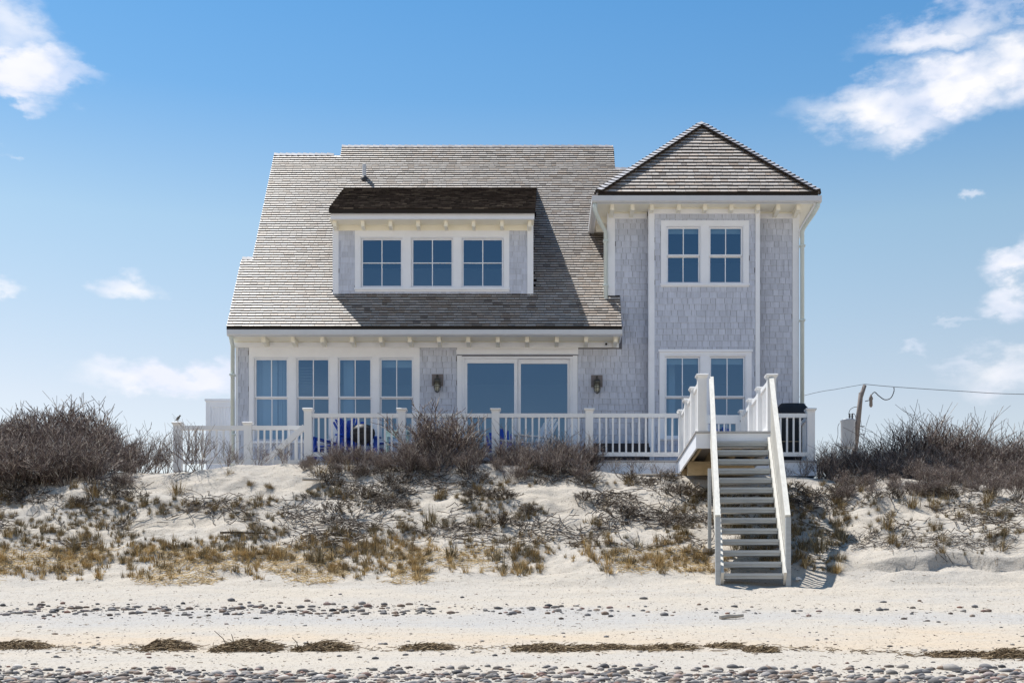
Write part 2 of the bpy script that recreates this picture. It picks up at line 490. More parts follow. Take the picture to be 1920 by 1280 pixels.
GY = np.array([-60, -10, 0, 6, 9, 10, 11, 11.6, 13, 14.5, 16, 17, 18, 18.9, 19.6, 20.5, 22, 23.4, 24.3, 25.2, 27, 31, 45, 90, 600.])
GXc = np.array([-40, -12, -8, -5, 0, 2.4, 4.8, 6, 9, 40.])
_b = [-9, -3, -1.5, -.35, -.06, -.004, .079, .162, .328, .522, .749, .93, 1.15, 1.376]
_cols = {
    'L2': [1.62, 1.98, 2.60, 3.30, 3.65, 3.95, 4.1, 4.1, 3.9, 3.5, 1.5],
    'L': [1.64, 2.00, 2.62, 3.35, 3.72, 3.98, 4.0, 4.0, 3.8, 3.5, 1.5],
    'L1': [1.66, 2.05, 2.68, 3.44, 3.96, 3.97, 3.85, 3.8, 3.6, 3.4, 1.5],
    'C': [1.66, 2.05, 2.68, 3.42, 3.97, 3.86, 3.75, 3.7, 3.6, 3.4, 1.5],
    'S': [1.64, 2.02, 2.64, 3.36, 3.76, 3.86, 3.80, 3.7, 3.6, 3.4, 1.5],
    'R': [1.72, 2.14, 2.84, 3.36, 3.66, 3.78, 3.82, 3.8, 3.6, 3.4, 1.5],
    'R2': [1.74, 2.22, 2.86, 3.32, 3.60, 3.74, 3.82, 3.8, 3.6, 3.4, 1.5]}
GT = np.array([_b + _cols[k] for k in ('L2', 'L2', 'L', 'L1', 'C', 'S', 'S', 'R', 'R2', 'R2')])


def sstep(a, b, x):
    t = np.clip((x - a) / (b - a), 0, 1); return t * t * (3 - 2 * t)


def height(X, Y):
    X = np.asarray(X, float); Y = np.asarray(Y, float)
    prof = [np.interp(Y, GY, GT[i]) for i in range(len(GXc))]
    idx = np.clip(np.searchsorted(GXc, X) - 1, 0, len(GXc) - 2)
    t = np.clip((X - GXc[idx]) / (GXc[idx + 1] - GXc[idx]), 0, 1); t = t * t * (3 - 2 * t)
    P = np.stack(prof); ii = np.indices(X.shape) if X.ndim else None
    if X.ndim == 0:
        z = P[idx] * (1 - t) + P[idx + 1] * t
    else:
        z = np.take_along_axis(P, idx[None], 0)[0] * (1 - t) + np.take_along_axis(P, idx[None] + 1, 0)[0] * t
    # small scarp cut into the dune foot, right of the stairs
    ys = 19.75 + .35 * vnoise(X * .8, X * 0 + 3.3, 5) + .22 * vnoise(X * 3.1, X * 0 + 1.3, 6)
    w = sstep(4.7, 5.3, X) * (1 - .5 * sstep(7.6, 8.4, X))
    z = z + w * (.11 * sstep(ys - .02, ys + .03, Y) * (1 - sstep(ys + .1, ys + 1.6, Y)) - .07 * sstep(ys - .45, ys - .04, Y) * (1 - sstep(ys - .04, ys + .0, Y)))
    dune = sstep(18.4, 20.5, Y) * (1 - .75 * sstep(23.6, 24.6, Y))
    z = z + dune * (.22 * fbm(X * .75, Y * 1.0, 4, 2) + .10 * fbm(X * 2.4, Y * 2.6, 3, 9))
    near = 1 - sstep(40, 60, Y)
    z = z + near * (.03 * fbm(X * 1.3, Y * 3.2, 3, 4) + .010 * fbm(X * 6, Y * 6, 3, 8)) * (1 - .5 * (1 - sstep(17, 19, Y)))
    return z


def build_ground():
    def axis(lo, hi, d, far_lo, far_hi, g=1.22):
        a = list(np.arange(lo, hi + 1e-6, d)); s = d
        while a[-1] < far_hi: s *= g; a.append(a[-1] + s)
        s = d
        while a[0] > far_lo: s *= g; a.insert(0, a[0] - s)
        return np.array(a)
    xs = axis(-10.5, 9.8, .05, -400, 400); ys = axis(9.2, 27, .045, -60, 600)
    X, Y = np.meshgrid(xs, ys)
    Z = height(X, Y)
    V = np.stack([X.ravel(), Y.ravel(), Z.ravel()], 1)
    nx, ny = len(xs), len(ys)
    i = np.arange(nx - 1)[None, :] + (np.arange(ny - 1) * nx)[:, None]
    F = np.stack([i, i + 1, i + nx + 1, i + nx], -1).reshape(-1, 4)
    o = link('sand_ground', mesh_np('sand_ground', V, F, M_sand, True))
    tag(o, 'pale sandy beach rising into a grassy dune', None, None, 'structure')


build_ground()


def hit(px, py):
    """where the sight line through a picture point meets the ground"""
    D = np.linspace(9.3, 30, 1400); g = height(wx(px, D), D); ray = wz(py, D)
    k = np.argmax(g >= ray)
    if g[k] < ray[k]: return None
    return float(wx(px, D[k])), float(D[k]), float(g[k])


# ------------------------------------------------------------------ the house
DF = 27.0                       # facade plane
DB = 26.75                      # face of the projecting bay
ZD = 4.187                      # deck level
house = thing('beach_house', (0, DF, 3.9), 'grey shingled two storey beach house with cedar roof, dormer and right hand tower', 'house')


def wall_holes(x0, x1, z0, z1, y, th, holes):
    mb = MB()
    xs = sorted({x0, x1, *[h[0] for h in holes], *[h[1] for h in holes]}); zs = sorted({z0, z1, *[h[2] for h in holes], *[h[3] for h in holes]})
    for a, b in zip(xs[:-1], xs[1:]):
        for c, d in zip(zs[:-1], zs[1:]):
            mx, mz = (a + b) / 2, (c + d) / 2
            if any(h[0] < mx < h[1] and h[2] < mz < h[3] for h in holes): continue
            mb.box(a, b, y, y + th, c, d)
    return mb


def shingles(parent, m, O, U, V, N, nrows, e, bounds, wr, th, n_ind=0, skip=None, gap=.003, name='shingle', seed=1, lap=1.2, thtop=.003, wob=.0, zwob=0.0, ind_from=0, butt=None):
    """courses of shingles on a plane; the first n_ind whole ones are objects that share eight meshes, the rest is one mesh"""
    rr = random.Random(seed)
    O, U, V, N = Vector(O), Vector(U), Vector(V), Vector(N)
    o0 = Vector(origin(parent))
    variants = []
    for k in range(8):
        w = wr[0] + (wr[1] - wr[0]) * k / 7
        vs, fs = sh_geo(w - gap, e * lap, th, thtop)
        variants.append((w, mesh_from(name, vs, fs, m, butt=butt)))
    rot = Matrix((U, V, N)).transposed().to_4x4()
    bulk = MB(); n = 0
    for r in range(nrows):
        v = r * e
        for (a0, b0, a1, b1) in bounds(v, v + e):
            u = a0 - rr.uniform(0, wr[1])
            while u < b0:
                w, me = rr.choice(variants)
                dv = rr.uniform(-wob, wob); dn = rr.uniform(0, zwob)
                uu = u; u += w
                if uu + w < a0 + .02: continue
                whole = uu >= a0 and uu + w <= b0 and uu >= a1 and uu + w <= b1
                cu, cv = uu + w / 2, v + e / 2
                p = O + U * cu + V * cv
                if skip and skip(p): continue
                if whole and n < n_ind and r >= ind_from:
                    ob = link(name, me, parent)
                    ob.matrix_local = Matrix.Translation(O + U * uu + V * (v + dv) + N * dn - o0) @ rot
                    n += 1
                else:
                    ul, ur = max(uu, a0), min(uu + w, b0) - gap
                    tl, tr = max(uu, a1), min(uu + w, b1) - gap
                    if ur - ul < .012: continue
                    if tr < tl: tl = tr = (tl + tr) / 2
                    pts = []
                    for (x, y, z) in ((ul, 0, -.002), (ur, 0, -.002), (tr, e * lap, -.002), (tl, e * lap, -.002), (ul, 0, th), (ur, 0, th), (tr, e * lap, thtop), (tl, e * lap, thtop)):
                        pts.append(O + U * x + V * (v + dv + y) + N * (z + dn))
                    bulk.add(pts, [(4, 5, 6, 7), (0, 1, 5, 4), (1, 2, 6, 5), (3, 0, 4, 7)])
    if bulk.v:
        V_ = [tuple(Vector(v) - o0) for v in bulk.v]
        tag(link(name, mesh_from(name, V_, bulk.f, m, butt=butt), parent), kind='stuff')


def sh_geo(w, l, th, tt):
    vs = [(0, 0, -.002), (w, 0, -.002), (w, l, -.002), (0, l, -.002), (0, 0, th), (w, 0, th), (w, l, tt), (0, l, tt)]
    return vs, [(4, 5, 6, 7), (0, 1, 5, 4), (1, 2, 6, 5), (3, 0, 4, 7)]


# window groups: glass rectangles measured on the photograph, opening 5 px larger
def rect(px0, px1, py0, py1, D, pad=0):
    return (wx(px0 - pad, D), wx(px1 + pad, D), wz(py1 + pad, D), wz(py0 - pad, D))


lower_glass = [rect(a, b, 674, 822, DF) for a, b in ((480, 537), (559, 615), (637, 694), (715, 772))]
dorm_glass = [rect(a, b, 449, 535, DF) for a, b in ((680, 751.5), (774.5, 846.5), (869, 941))]
bay_up = [rect(a, b, 428, 527, DB) for a, b in ((1253, 1310), (1332.5, 1389.5))]
bay_lo = [rect(a, b, 671, 815, DB) for a, b in ((1250, 1309.5), (1333.5, 1394))]
PAD = .052


def grow(r, d): return (r[0] - d, r[1] + d, r[2] - d, r[3] + d)


def window(glass, y, meet=None, vbar=True, hbar=False):
    """one window: frame (a part) with its sashes, panes and muntins (sub-parts)"""
    x0, x1, z0, z1 = glass
    g = grow(glass, PAD)
    fr = MB(); t = .02
    fr.box(g[0], g[0] + t, y - .005, y + .12, g[2], g[3]); fr.box(g[1] - t, g[1], y - .005, y + .12, g[2], g[3])
    fr.box(g[0] + t, g[1] - t, y - .005, y + .12, g[3] - t, g[3]); fr.box(g[0] + t, g[1] - t, y - .005, y + .12, g[2], g[2] + t)
    F = fr.build('window', M_white, house)

    def sash(a0, a1, b0, b1, yy, name):
        s = MB(); w = PAD - t - .004
        s.box(a0 - w, a0, yy, yy + .035, b0 - w, b1 + w); s.box(a1, a1 + w, yy, yy + .035, b0 - w, b1 + w)
        s.box(a0, a1, yy, yy + .035, b1, b1 + w); s.box(a0, a1, yy, yy + .035, b0 - w, b0)
        s.build(name, M_white, F)
        p = MB(); p.add([(a0 - .005, yy + .018, b0 - .005), (a1 + .005, yy + .018, b0 - .005), (a1 + .005, yy + .018, b1 + .005), (a0 - .005, yy + .018, b1 + .005)], [(0, 1, 2, 3)])
        p.build('pane', M_glass, F)
        m = MB(); xm = (a0 + a1) / 2; q = .009
        if vbar: m.box(xm - q, xm + q, yy + .004, yy + .0165, b0, b1)
        if hbar:
            zm = (b0 + b1) / 2; m.box(a0, xm - q, yy + .004, yy + .0165, zm - q, zm + q); m.box(xm + q, a1, yy + .004, yy + .0165, zm - q, zm + q)
        if m.v: m.build('muntin', M_white, F)
    if meet is None:
        sash(x0, x1, z0, z1, y + .035, 'sash')
    else:
        sash(x0, x1, meet + .018, z1, y + .03, 'sash'); sash(x0, x1, z0, meet - .03, y + .07, 'sash')
    return F


def casing(groups, y, outer, mull=True):
    """flat casing boards around a group of windows"""
    x0, x1, z0, z1 = outer; gs = [grow(g, PAD) for g in groups]; p = .022
    gx0, gx1 = gs[0][0], gs[-1][1]; gz0, gz1 = gs[0][2], gs[0][3]
    MB().box(x0, gx0, y - p, y + .02, z0, z1).build('window_casing', M_white, house)
    MB().box(gx1, x1, y - p, y + .02, z0, z1).build('window_casing', M_white, house)
    MB().box(gx0, gx1, y - p, y + .02, gz1, z1).build('window_casing', M_white, house)
    s = MB(); s.box(gx0, gx1, y - p, y + .02, z0, gz0); s.build('window_casing', M_white, house)
    MB().box(x0 - .01, x1 + .01, y - .05, y - p - .002, gz0 - .045, gz0 - .005).build('window_sill', M_white, house)
    for a, b in zip(gs[:-1], gs[1:]):
        if b[0] - a[1] > .01:
            MB().box(a[1], b[0], y - .014, y + .02, gz0, gz1).build('mullion', M_white, house)


# main wall
XL, XT0, XT1 = -6.06, wx(1141, DF), wx(1498, DF)
XB0, XB1 = wx(1218, DB), wx(1424, DB)
door_hole = (wx(866, DF), wx(1074, DF), ZD, wz(668, DF))
main_holes = [grow(g, PAD) for g in lower_glass] + [door_hole]
ZF = wz(652, DF)                # bottom of main frieze
W1 = wall_holes(XL, XT1, 3.6, 7.3, DF, .12, main_holes + [(XB0 + .05, XB1 - .05, 3.7, 7.29)]).build('wall', M_wallback, house)
ZTE = 9.52                      # tower soffit
W2 = wall_holes(XT0, XT1, 7.3, ZTE, DF, .12, [(XB0 + .05, XB1 - .05, 7.31, ZTE - .01)]).build('wall', M_wallback, house)
W3 = wall_holes(XB0, XB1, 3.6, ZTE, DB, .1, [grow(g, PAD) for g in bay_up + bay_lo]).build('wall', M_wallback, house)
sides = MB()
sides.box(XB0, XB0 + .06, DB + .1, DF + .0, 3.6, ZTE); sides.box(XB1 - .06, XB1, DB + .1, DF, 3.6, ZTE)
sides.build('wall', M_wallback, house)
# shell behind: gable end, tower flanks, back, interior
BACK = 33.6
sh = MB()
sh.poly([(-5.80, DF + .12, 3.6), (-5.80, BACK, 3.6), (-5.80, BACK, 7.6), (-5.80, 30.1, 11.75), (-5.80, DF + .12, 7.55)], (.12, 0, 0))
sh.box(XL, XL + .12, DF + .12, 28.5, 3.6, 7.6); sh.box(XL + .12, -5.80, 28.4, 28.5, 3.6, 8.6)
sh.poly([(XL, DF + .12, 7.6), (XL, 28.5, 7.6), (XL, 28.5, 8.72), (XL, 27.75, 8.72), (XL, DF + .12, 7.75)], (.1, 0, 0))
sh.box(-5.8, XT1, BACK, BACK + .12, 3.6, 7.6)
sh.box(XT0, XT0 + .1, DF + .12, 31, 3.6, ZTE); sh.box(XT1 - .1, XT1, DF + .12, 31, 3.6, ZTE); sh.box(XT0, XT1, 31, 31.1, 3.6, ZTE)
sh.poly([(1.70, 26.9, 7.2), (1.70, BACK, 7.2), (1.70, 30.2, 11.95)], (.08, 0, 0))
sh.build('wall', M_shingle, house)
ins = MB()
ins.box(XL + .13, XT1 - .12, 30.6, 30.65, 4.1, 6.9)       # back wall of the living room
ins.box(XL + .13, XT1 - .12, DF + .13, 30.6, 4.05, 4.12)  # floor
ins.box(XL + .13, XT1 - .12, DF + .13, 30.6, 6.85, 6.9)   # ceiling
ins.box(-4.0, -.1, 29.6, 29.65, 7.9, 9.2); ins.box(-4.0, -.1, DF + .13, 29.6, 7.82, 7.86)
ins.box(XT0 + .12, XT1 - .12, 30.2, 30.25, 6.9, 9.5)
ins.box(XT0 + .12, XT1 - .12, DF + .13, 30.2, 6.92, 6.98)
ins.box(1.2, 1.3, DF + .13, 30.6, 4.12, 6.85)
ins.build('interior', M_inside, house)

# lower windows
for g in lower_glass: window(g, DF, meet=wz(744, DF))
casing(lower_glass, DF, rect(467, 787, 665.5, 831, DF))
for g in dorm_glass: pass
for g in bay_up: window(g, DB, meet=wz(478, DB))
casing(bay_up, DB, rect(1239, 1404, 414, 538, DB))
for g in bay_lo: window(g, DB, meet=wz(743, DB))
casing(bay_lo, DB, rect(1236, 1409, 657, 826, DB))
MB().box(wx(1234, DB), wx(1411, DB), DB - .045, DB - .024, wz(660, DB), wz(655.5, DB)).build('window_head_cap', M_white, house)

# curtains, shades and furniture seen dimly through the glass
cu = MB()
for (a, b) in ((519, 541), (476, 489)):
    n = 9
    for k in range(n):
        xa = wx(a + (b - a) * k / n, DF); xb = wx(a + (b - a) * (k + .72) / n, DF)
        cu.box(xa, xb, DF + .2 + .02 * (k % 2), DF + .23 + .02 * (k % 2), 4.3, 6.6)
for (a, b) in ((481, 516), (641, 660), (1256, 1268)):
    cu.box(wx(a, DF), wx(b, DF), DF + .24, DF + .25, 4.4, 6.62)
cu.build('curtain', M_curtain, house)
bl = MB()
for k in range(9):
    z = wz(690 + k * 5.5, DF + .3); bl.box(wx(561, DF + .3), wx(586, DF + .3), DF + .3, DF + .31, z, z + .012)
bl.build('blind', M_shade, house)
sd_ = MB()
for g in bay_up: sd_.box(g[0], g[1], DB + .13, DB + .14, g[3] - .07, g[3] + .04)
for g in bay_lo: sd_.box(g[0], g[1], DB + .13, DB + .14, g[3] - .1, g[3] + .04)
for g in lower_glass[3:]: sd_.box(g[0], g[1], DF + .15, DF + .16, g[3] - .13, g[3] + .04)
sd_.build('roller_shade', M_shade, house)
lampx = wx(650, DF + .8)
thing_lamp = MB(); thing_lamp.lathe(lampx, DF + .8, [(.02, 4.9), (.02, 5.55), (.17, 5.56), (.12, 5.85)], 12)
thing_lamp.build('table_lamp', M_shade, house)
so = MB(); so.box(-4.4, -2.6, DF + .7, DF + 1.5, 4.15, 4.95); so.box(-1.3, .6, DF + 1.5, DF + 2.4, 4.15, 4.9)
so.build('sofa', M_curtain, house)

# sliding door
dr = MB(); x0, x1, z0, z1 = door_hole
MB().box(wx(856, DF), wx(1084, DF), DF - .075, DF - .002, wz(665.5, DF), wz(657.5, DF)).build('door_head', M_white, house)
MB().box(wx(857, DF), x0, DF - .028, DF + .02, ZD, wz(667, DF)).build('door_casing', M_white, house)
MB().box(x1, wx(1083, DF), DF - .028, DF + .02, ZD, wz(667, DF)).build('door_casing', M_white, house)
dr.box(x0, x0 + .05, DF - .002, DF + .14, z0, z1); dr.box(x1 - .05, x1, DF - .002, DF + .14, z0, z1); dr.box(x0 + .05, x1 - .05, DF - .002, DF + .14, z1 - .04, z1)
dr.box(x0 + .05, x1 - .05, DF - .002, DF + .14, z0, z0 + .04)
door = dr.build('sliding_door', M_white, house)
for (a, b, yy) in ((876, 964, DF + .03), (976.5, 1064, DF + .075)):
    ga = rect(a, b, 680, 850, DF); s = MB(); w = .06
    zt = z1 - .042
    s.box(ga[0] - w, ga[0], yy, yy + .04, z0 + .042, zt); s.box(ga[1], ga[1] + w + .01, yy, yy + .04, z0 + .042, zt)
    s.box(ga[0], ga[1], yy, yy + .04, ga[3], zt); s.box(ga[0], ga[1], yy, yy + .04, z0 + .042, ga[2])
    s.build('door_panel', M_white, door)
    MB().add([(ga[0] - .004, yy + .02, ga[2]), (ga[1] + .004, yy + .02, ga[2]), (ga[1] + .004, yy + .02, ga[3]), (ga[0] - .004, yy + .02, ga[3])], [(0, 1, 2, 3)]).build('pane', M_glass, door)
MB().box(wx(969, DF), wx(971, DF), DF + .0, DF + .028, 5.05, 5.35).build('handle', M_gutter, door)

# wall shingles
EW = .1222


def wb(regions):
    def f(v0, v1):
        return [(a, b, a, b) for (a, b, lo, hi) in regions if v0 >= lo - 1e-6 and v1 <= hi + EW * .9]
    return f


def wall_bounds(z_base, regs):
    def f(v0, v1):
        out = []
        for a, b, lo, hi in regs:
            if v1 + z_base > lo + .02 and v0 + z_base < hi - .03: out.append((a, b, a, b))
        return out
    return f


zb = 3.80
regs = [(XL + .02, wx(467, DF), 3.8, ZF), (wx(787, DF), wx(857, DF), ZD, ZF), (wx(1083.5, DF), XB0 - .002, 3.8, wz(655, DF)),
        (wx(1166, DF), XB0 - .002, wz(655, DF), 7.3), (wx(1153, DF), XB0 - .002, 7.33, wz(412, DF) - .02),
        (wx(467, DF), wx(787, DF), 3.8, wz(831, DF)), (XB1 + .002, wx(1485.5, DF), 3.8, wz(411, DF))]
shingles(W1, M_shingle, (0, DF - .002, zb), (1, 0, 0), (0, 0, 1), (0, -1, 0), 46, EW, wall_bounds(zb, regs), (.09, .19), .015,
         n_ind=0, seed=5, wob=.003, zwob=.003, gap=.0058)
bx0, bx1 = wx(1227, DB), wx(1416, DB)
breg = [(bx0, bx1, 3.8, wz(826, DB) - .03), (bx0, wx(1236, DB), wz(826, DB) - .03, wz(657, DB) - .0), (wx(1409, DB), bx1, wz(826, DB) - .03, wz(657, DB)),
        (bx0, bx1, wz(655, DB), wz(541, DB)), (bx0, wx(1239, DB), wz(541, DB), wz(414, DB)), (wx(1404, DB), bx1, wz(541, DB), wz(414, DB)),
        (bx0, bx1, wz(414, DB), wz(403, DB))]
shingles(W3, M_shingle, (0, DB - .002, zb), (1, 0, 0), (0, 0, 1), (0, -1, 0), 46, EW, wall_bounds(zb, breg), (.09, .19), .015,
         n_ind=290, seed=6, wob=.003, zwob=.003, gap=.0058, ind_from=17)


def board(name, px0, px1, py0, py1, D, proud=.02, m=None, depth=.02, parent=None):
    return MB().box(wx(px0, D), wx(px1, D), D - proud, D + depth - .022, wz(py1, D), wz(py0, D)).build(name, m or M_white, parent or house)


# corner boards
def corner(px0, px1, py0, py1, D, proud=.024):
    return MB().box(wx(px0, D), wx(px1, D), D - proud, D - .001, wz(py1, D), wz(py0, D)).build('corner_board', M_white, house)


corner(443, 446.5, 652, 884, DF)
corner(1141, 1153, 410, 592, DF)
corner(1485.5, 1498, 410, 884, DF)
corner(1218, 1227, 402, 890, DB, .028)
corner(1416, 1424.5, 402, 890, DB, .028)
MB().box(wx(1141, DF) - .026, wx(1141, DF) - .001, DF - .024, DF + .12, wz(592, DF), ZTE).build('corner_board', M_white, house)
MB().box(XB0 - .024, XB0 - .001, DB - .028, DB + .1, 3.85, ZTE).build('corner_board', M_white, house)

# friezes, soffits, fascias, gutters, rafter tails
ZS = 6.90                       # main soffit
MB().box(XL - .02, wx(1160, DF), DF - .034, DF - .001, ZF, ZS).build('frieze_board', M_bounce, house)
MB().box(XL - .02, wx(1160, DF) + .003, DF - .044, DF - .0345, ZF, ZF + .1).build('frieze_board', M_white, house)
MB().box(wx(467, DF), wx(787, DF), DF - .0215, DF - .001, wz(665.5, DF), ZF).build('frieze_board', M_white, house)
MB().box(wx(857, DF), wx(1084, DF), DF - .0215, DF - .001, wz(657.5, DF), ZF).build('frieze_board', M_white, house)
MB().box(XL - .04, 1.70, 26.47, DF, ZS, ZS + .02).build('soffit', M_bounce, house)
MB().box(XL - .04, 1.71, 26.445, 26.47, ZS - .03, 7.04).build('fascia', M_white, house)
MB().box(1.70, 1.72, 26.47, DF, ZS - .03, 7.0).build('fascia', M_white, house)


def gutter(x0, x1, y, z0, z1, parent=house):
    g = MB(); prof = [(0, z1), (0, z0 + .02), (.03, z0), (.11, z0), (.11, z1 - .01), (.10, z1 - .01), (.10, z0 + .012), (.035, z0 + .012), (.012, z0 + .03), (.012, z1)]
    g.poly([(x0, y + a, b) for a, b in prof], (x1 - x0, 0, 0))
    o = g.build('gutter', M_gutter, parent)
    n = int((x1 - x0) / .8)
    for k in range(1, n + 1):
        xx = x0 + (x1 - x0) * k / (n + 1)
        MB().box(xx, xx + .012, y - .003, y - .0005, z0 + .02, z1 - .002).build('gutter_joint', M_gutter, o)
    return o


gutter(wx(425, 26.33), wx(1167, 26.33), 26.33, wz(628, 26.33), wz(617.5, 26.33))
for px in (495, 549.5, 604.5, 660, 714, 768.5, 823, 878, 933.5, 988.5, 1044, 1099, 1154):
    x = wx(px, 26.6)
    MB().box(x - .038, x + .038, 26.55, DF - .036, ZS - .115, ZS - .001).build('rafter_tail', M_bounce, house)
# tower
xg0, xg1 = wx(1110, 26.33), wx(1541, 26.33)
TE0, TE1, TY0, TY1 = xg0 + .12, xg1 - .12, 26.44, 31.4
so_ = MB(); so_.box(TE0, TE1, TY0 + .02, DF + .0, ZTE, ZTE + .02); so_.box(TE0, XT0 + .02, DF, 28.4, ZTE, ZTE + .02); so_.box(XT1 - .02, TE1, DF, TY1, ZTE, ZTE + .02)
so_.build('soffit', M_bounce, house)
MB().box(TE0 - .02, TE1 + .02, TY0 - .005, TY0 + .02, ZTE - .02, wz(366, 26.4)).build('fascia', M_white, house)
MB().box(TE0 - .022, TE0, TY0 + .02, 28.3, ZTE - .02, wz(366, 26.4)).build('fascia', M_white, house)
MB().box(TE1, TE1 + .022, TY0 + .02, TY1, ZTE - .02, wz(366, 26.4)).build('fascia', M_white, house)
gz0, gz1 = wz(378, 26.33), wz(366.5, 26.33)
gutter(xg0, xg1, 26.33, gz0, gz1)
for x, s in ((xg0, 1), (xg1, -1)):
    g = MB(); prof = [(0, gz1), (0, gz0 + .02), (.03, gz0), (.10, gz0), (.10, gz1 - .01), (.09, gz1 - .01), (.09, gz0 + .012), (.035, gz0 + .012), (.012, gz0 + .03), (.012, gz1)]
    g.poly([(x + s * a, 26.445, b) for a, b in prof], (0, (28.22 if s == 1 else TY1) - 26.445, 0)); g.build('gutter', M_gutter, house)
MB().box(XT0 - .01, XB0 - .03, DF - .03, DF - .001, wz(411, DF) + .10, ZTE).build('frieze_board', M_bounce, house)
MB().box(XT0 - .01, XB0 - .03, DF - .035, DF - .001, wz(411, DF), wz(411, DF) + .10).build('frieze_board', M_white, house)
MB().box(XB1 + .004, XT1 + .01, DF - .03, DF - .001, wz(411, DF) + .10, ZTE).build('frieze_board', M_bounce, house)
MB().box(XB1 + .004, XT1 + .01, DF - .035, DF - .001, wz(411, DF), wz(411, DF) + .10).build('frieze_board', M_white, house)
MB().box(XB0 - .03, XB1 + .01, DB - .034, DB - .001, wz(393, DB), ZTE).build('frieze_board', M_bounce, house)
MB().box(XB0 - .03, XB1 + .01, DB - .038, DB - .001, wz(402, DB), wz(393, DB)).build('frieze_board', M_white, house)
for px in (1148, 1186, 1222.5, 1273, 1322, 1371.6, 1421, 1459, 1497):
    x = wx(px, 26.55); yb = (DB - .036) if 1215 < px < 1426 else DF - .032
    MB().box(x - .038, x + .038, 26.52, yb, ZTE - .12, ZTE - .001).build('rafter_tail', M_bounce, house)
for yy in (27.3, 27.8):
    MB().box(TE0 + .03, XT0, yy - .04, yy + .04, ZTE - .12, ZTE - .001).build('rafter_tail', M_bounce, house)

# downspouts
def spout(pts, r=.043):
    return MB().tube(pts, r, 10).build('downspout', M_spout, house, True)


xa = XT0 - .06
spout([(xg0 + .06, 26.42, gz0 + .01), (xg0 + .06, 26.42, gz0 - .1), (xg0 + .10, 26.5, gz0 - .2), (xa - .08, 26.85, gz0 - .30), (xa, 26.92, gz0 - .40), (xa, 26.92, wz(575, 26.9)), (xa - .03, 26.88, wz(582, 26.9)), (xa - .10, 26.7, wz(588, 26.8))])
xb = XT1 + .05
spout([(xg1 - .06, 26.42, gz0 + .01), (xg1 - .06, 26.42, gz0 - .06), (xg1 - .12, 26.55, gz0 - .16), (xb + .04, 26.86, gz0 - .30), (xb, 26.92, gz0 - .40), (xb, 26.92, 4.0)])
xc = XL - .045
spout([(wx(434, 26.4) - .02, 26.42, wz(628, 26.4)), (wx(434, 26.4) - .02, 26.45, wz(632, 26.4)), (xc, 26.93, wz(648, 26.9)), (xc, 26.93, 3.9)])
for x, zs in ((xa, (8.9, 8.0)), (xb, (8.8, 7.3, 5.6)), (xc, (6.2, 5.0))):
    for z in zs: MB().box(x - .055, x + .055, 26.865, 26.99, z, z + .03).build('downspout_strap', M_spout, house)

# main roof
M_SL = 4 / 3.
RV, RN = Vector((0, .6, .8)), Vector((0, -.8, .6))
RO = Vector((0, 26.385, 7.045))


def vz(z): return (z - RO.z) / .8
def rD(z): return RO.y + (z - RO.z) * .75


Z_LOW, Z_MID, Z_TOP, Z_RT = 8.79, 11.86, 12.12, 11.42
XR0, XR1, XR2 = -6.10, -5.87, wx(641, 30.2)
XRR = 1.785


def roof_bounds(v0, v1):
    z = RO.z + .8 * (v0 + v1) / 2; D = RO.y + .6 * (v0 + v1) / 2
    a = XR0 if z < Z_LOW else XR1 if z < Z_MID else XR2
    b = 1.72 if D < DF - .06 else XT0 - .01 if D < DF + .2 else 3.1 if z < Z_RT else XRR
    return [(a, b, a, b)]


DX0, DX1 = wx(624, DF), wx(1000, DF)
YDB = 29.26


def roof_skip(p):
    if DX0 + .03 < p.x < DX1 - .03 and DF + .03 < p.y < YDB - .1: return True
    if p.x > XT0 + .15 and DF + .1 < p.y and p.z < 9.6: return True
    return False


ER = .0832
roof = MB()


def slab(x0, x1, za, zc, mb=roof):
    y0, y1 = rD(za), rD(zc)
    mb.poly([(x0, y0, za), (x0, y1, zc), (x0, y1 + .05, zc - .09), (x0, y0 + .05, za - .06)], (x1 - x0, 0, 0))


slab(XR0, XR1, RO.z - .002, Z_LOW); slab(XR1, DX0 - .01, RO.z - .002, Z_MID); slab(DX0 - .01, DX1 + .01, RO.z - .002, rD and 7.86)
slab(DX0 - .01, DX1 + .01, 10.75, Z_TOP); slab(XR2, DX0 - .01, Z_MID, Z_TOP) if XR2 < DX0 else None
slab(DX1 + .01, 1.72, RO.z - .002, 7.84); slab(DX1 + .01, XT0 - .01, 7.86, 8.2); slab(DX1 + .01, XRR, 8.2, Z_TOP); slab(XRR, 3.1, 8.6, Z_RT)
# back slope
roof.poly([(XR1, rD(Z_MID) + .06, Z_MID - .03), (XR1, BACK + .3, 7.2), (XR1, BACK + .3, 7.1), (XR1, rD(Z_MID) + .06, Z_MID - .13)], (XR2 - XR1, 0, 0))
roof.poly([(XR2, rD(Z_TOP) + .06, Z_TOP - .03), (XR2, BACK + .5, 7.2), (XR2, BACK + .5, 7.1), (XR2, rD(Z_TOP) + .06, Z_TOP - .13)], (XRR - XR2, 0, 0))
roof.poly([(XRR, rD(Z_RT) + .06, Z_RT - .03), (XRR, BACK, 7.2), (XRR, BACK, 7.1), (XRR, rD(Z_RT) + .06, Z_RT - .13)], (XT1 - XRR - .4, 0, 0))
ROOF = roof.build('roof', M_eave, house)
ST = Vector((0, 26.385, 7.045))
MB().poly([(XR0, 26.372, 6.985), (XR0, 26.372, 7.05), (XR0, 26.46, 7.05), (XR0, 26.46, 6.985)], (1.72 - XR0, 0, 0)).build('eave_edge', M_eave, ROOF)
nrows = int((Z_TOP - RO.z) / .8 / ER) + 1
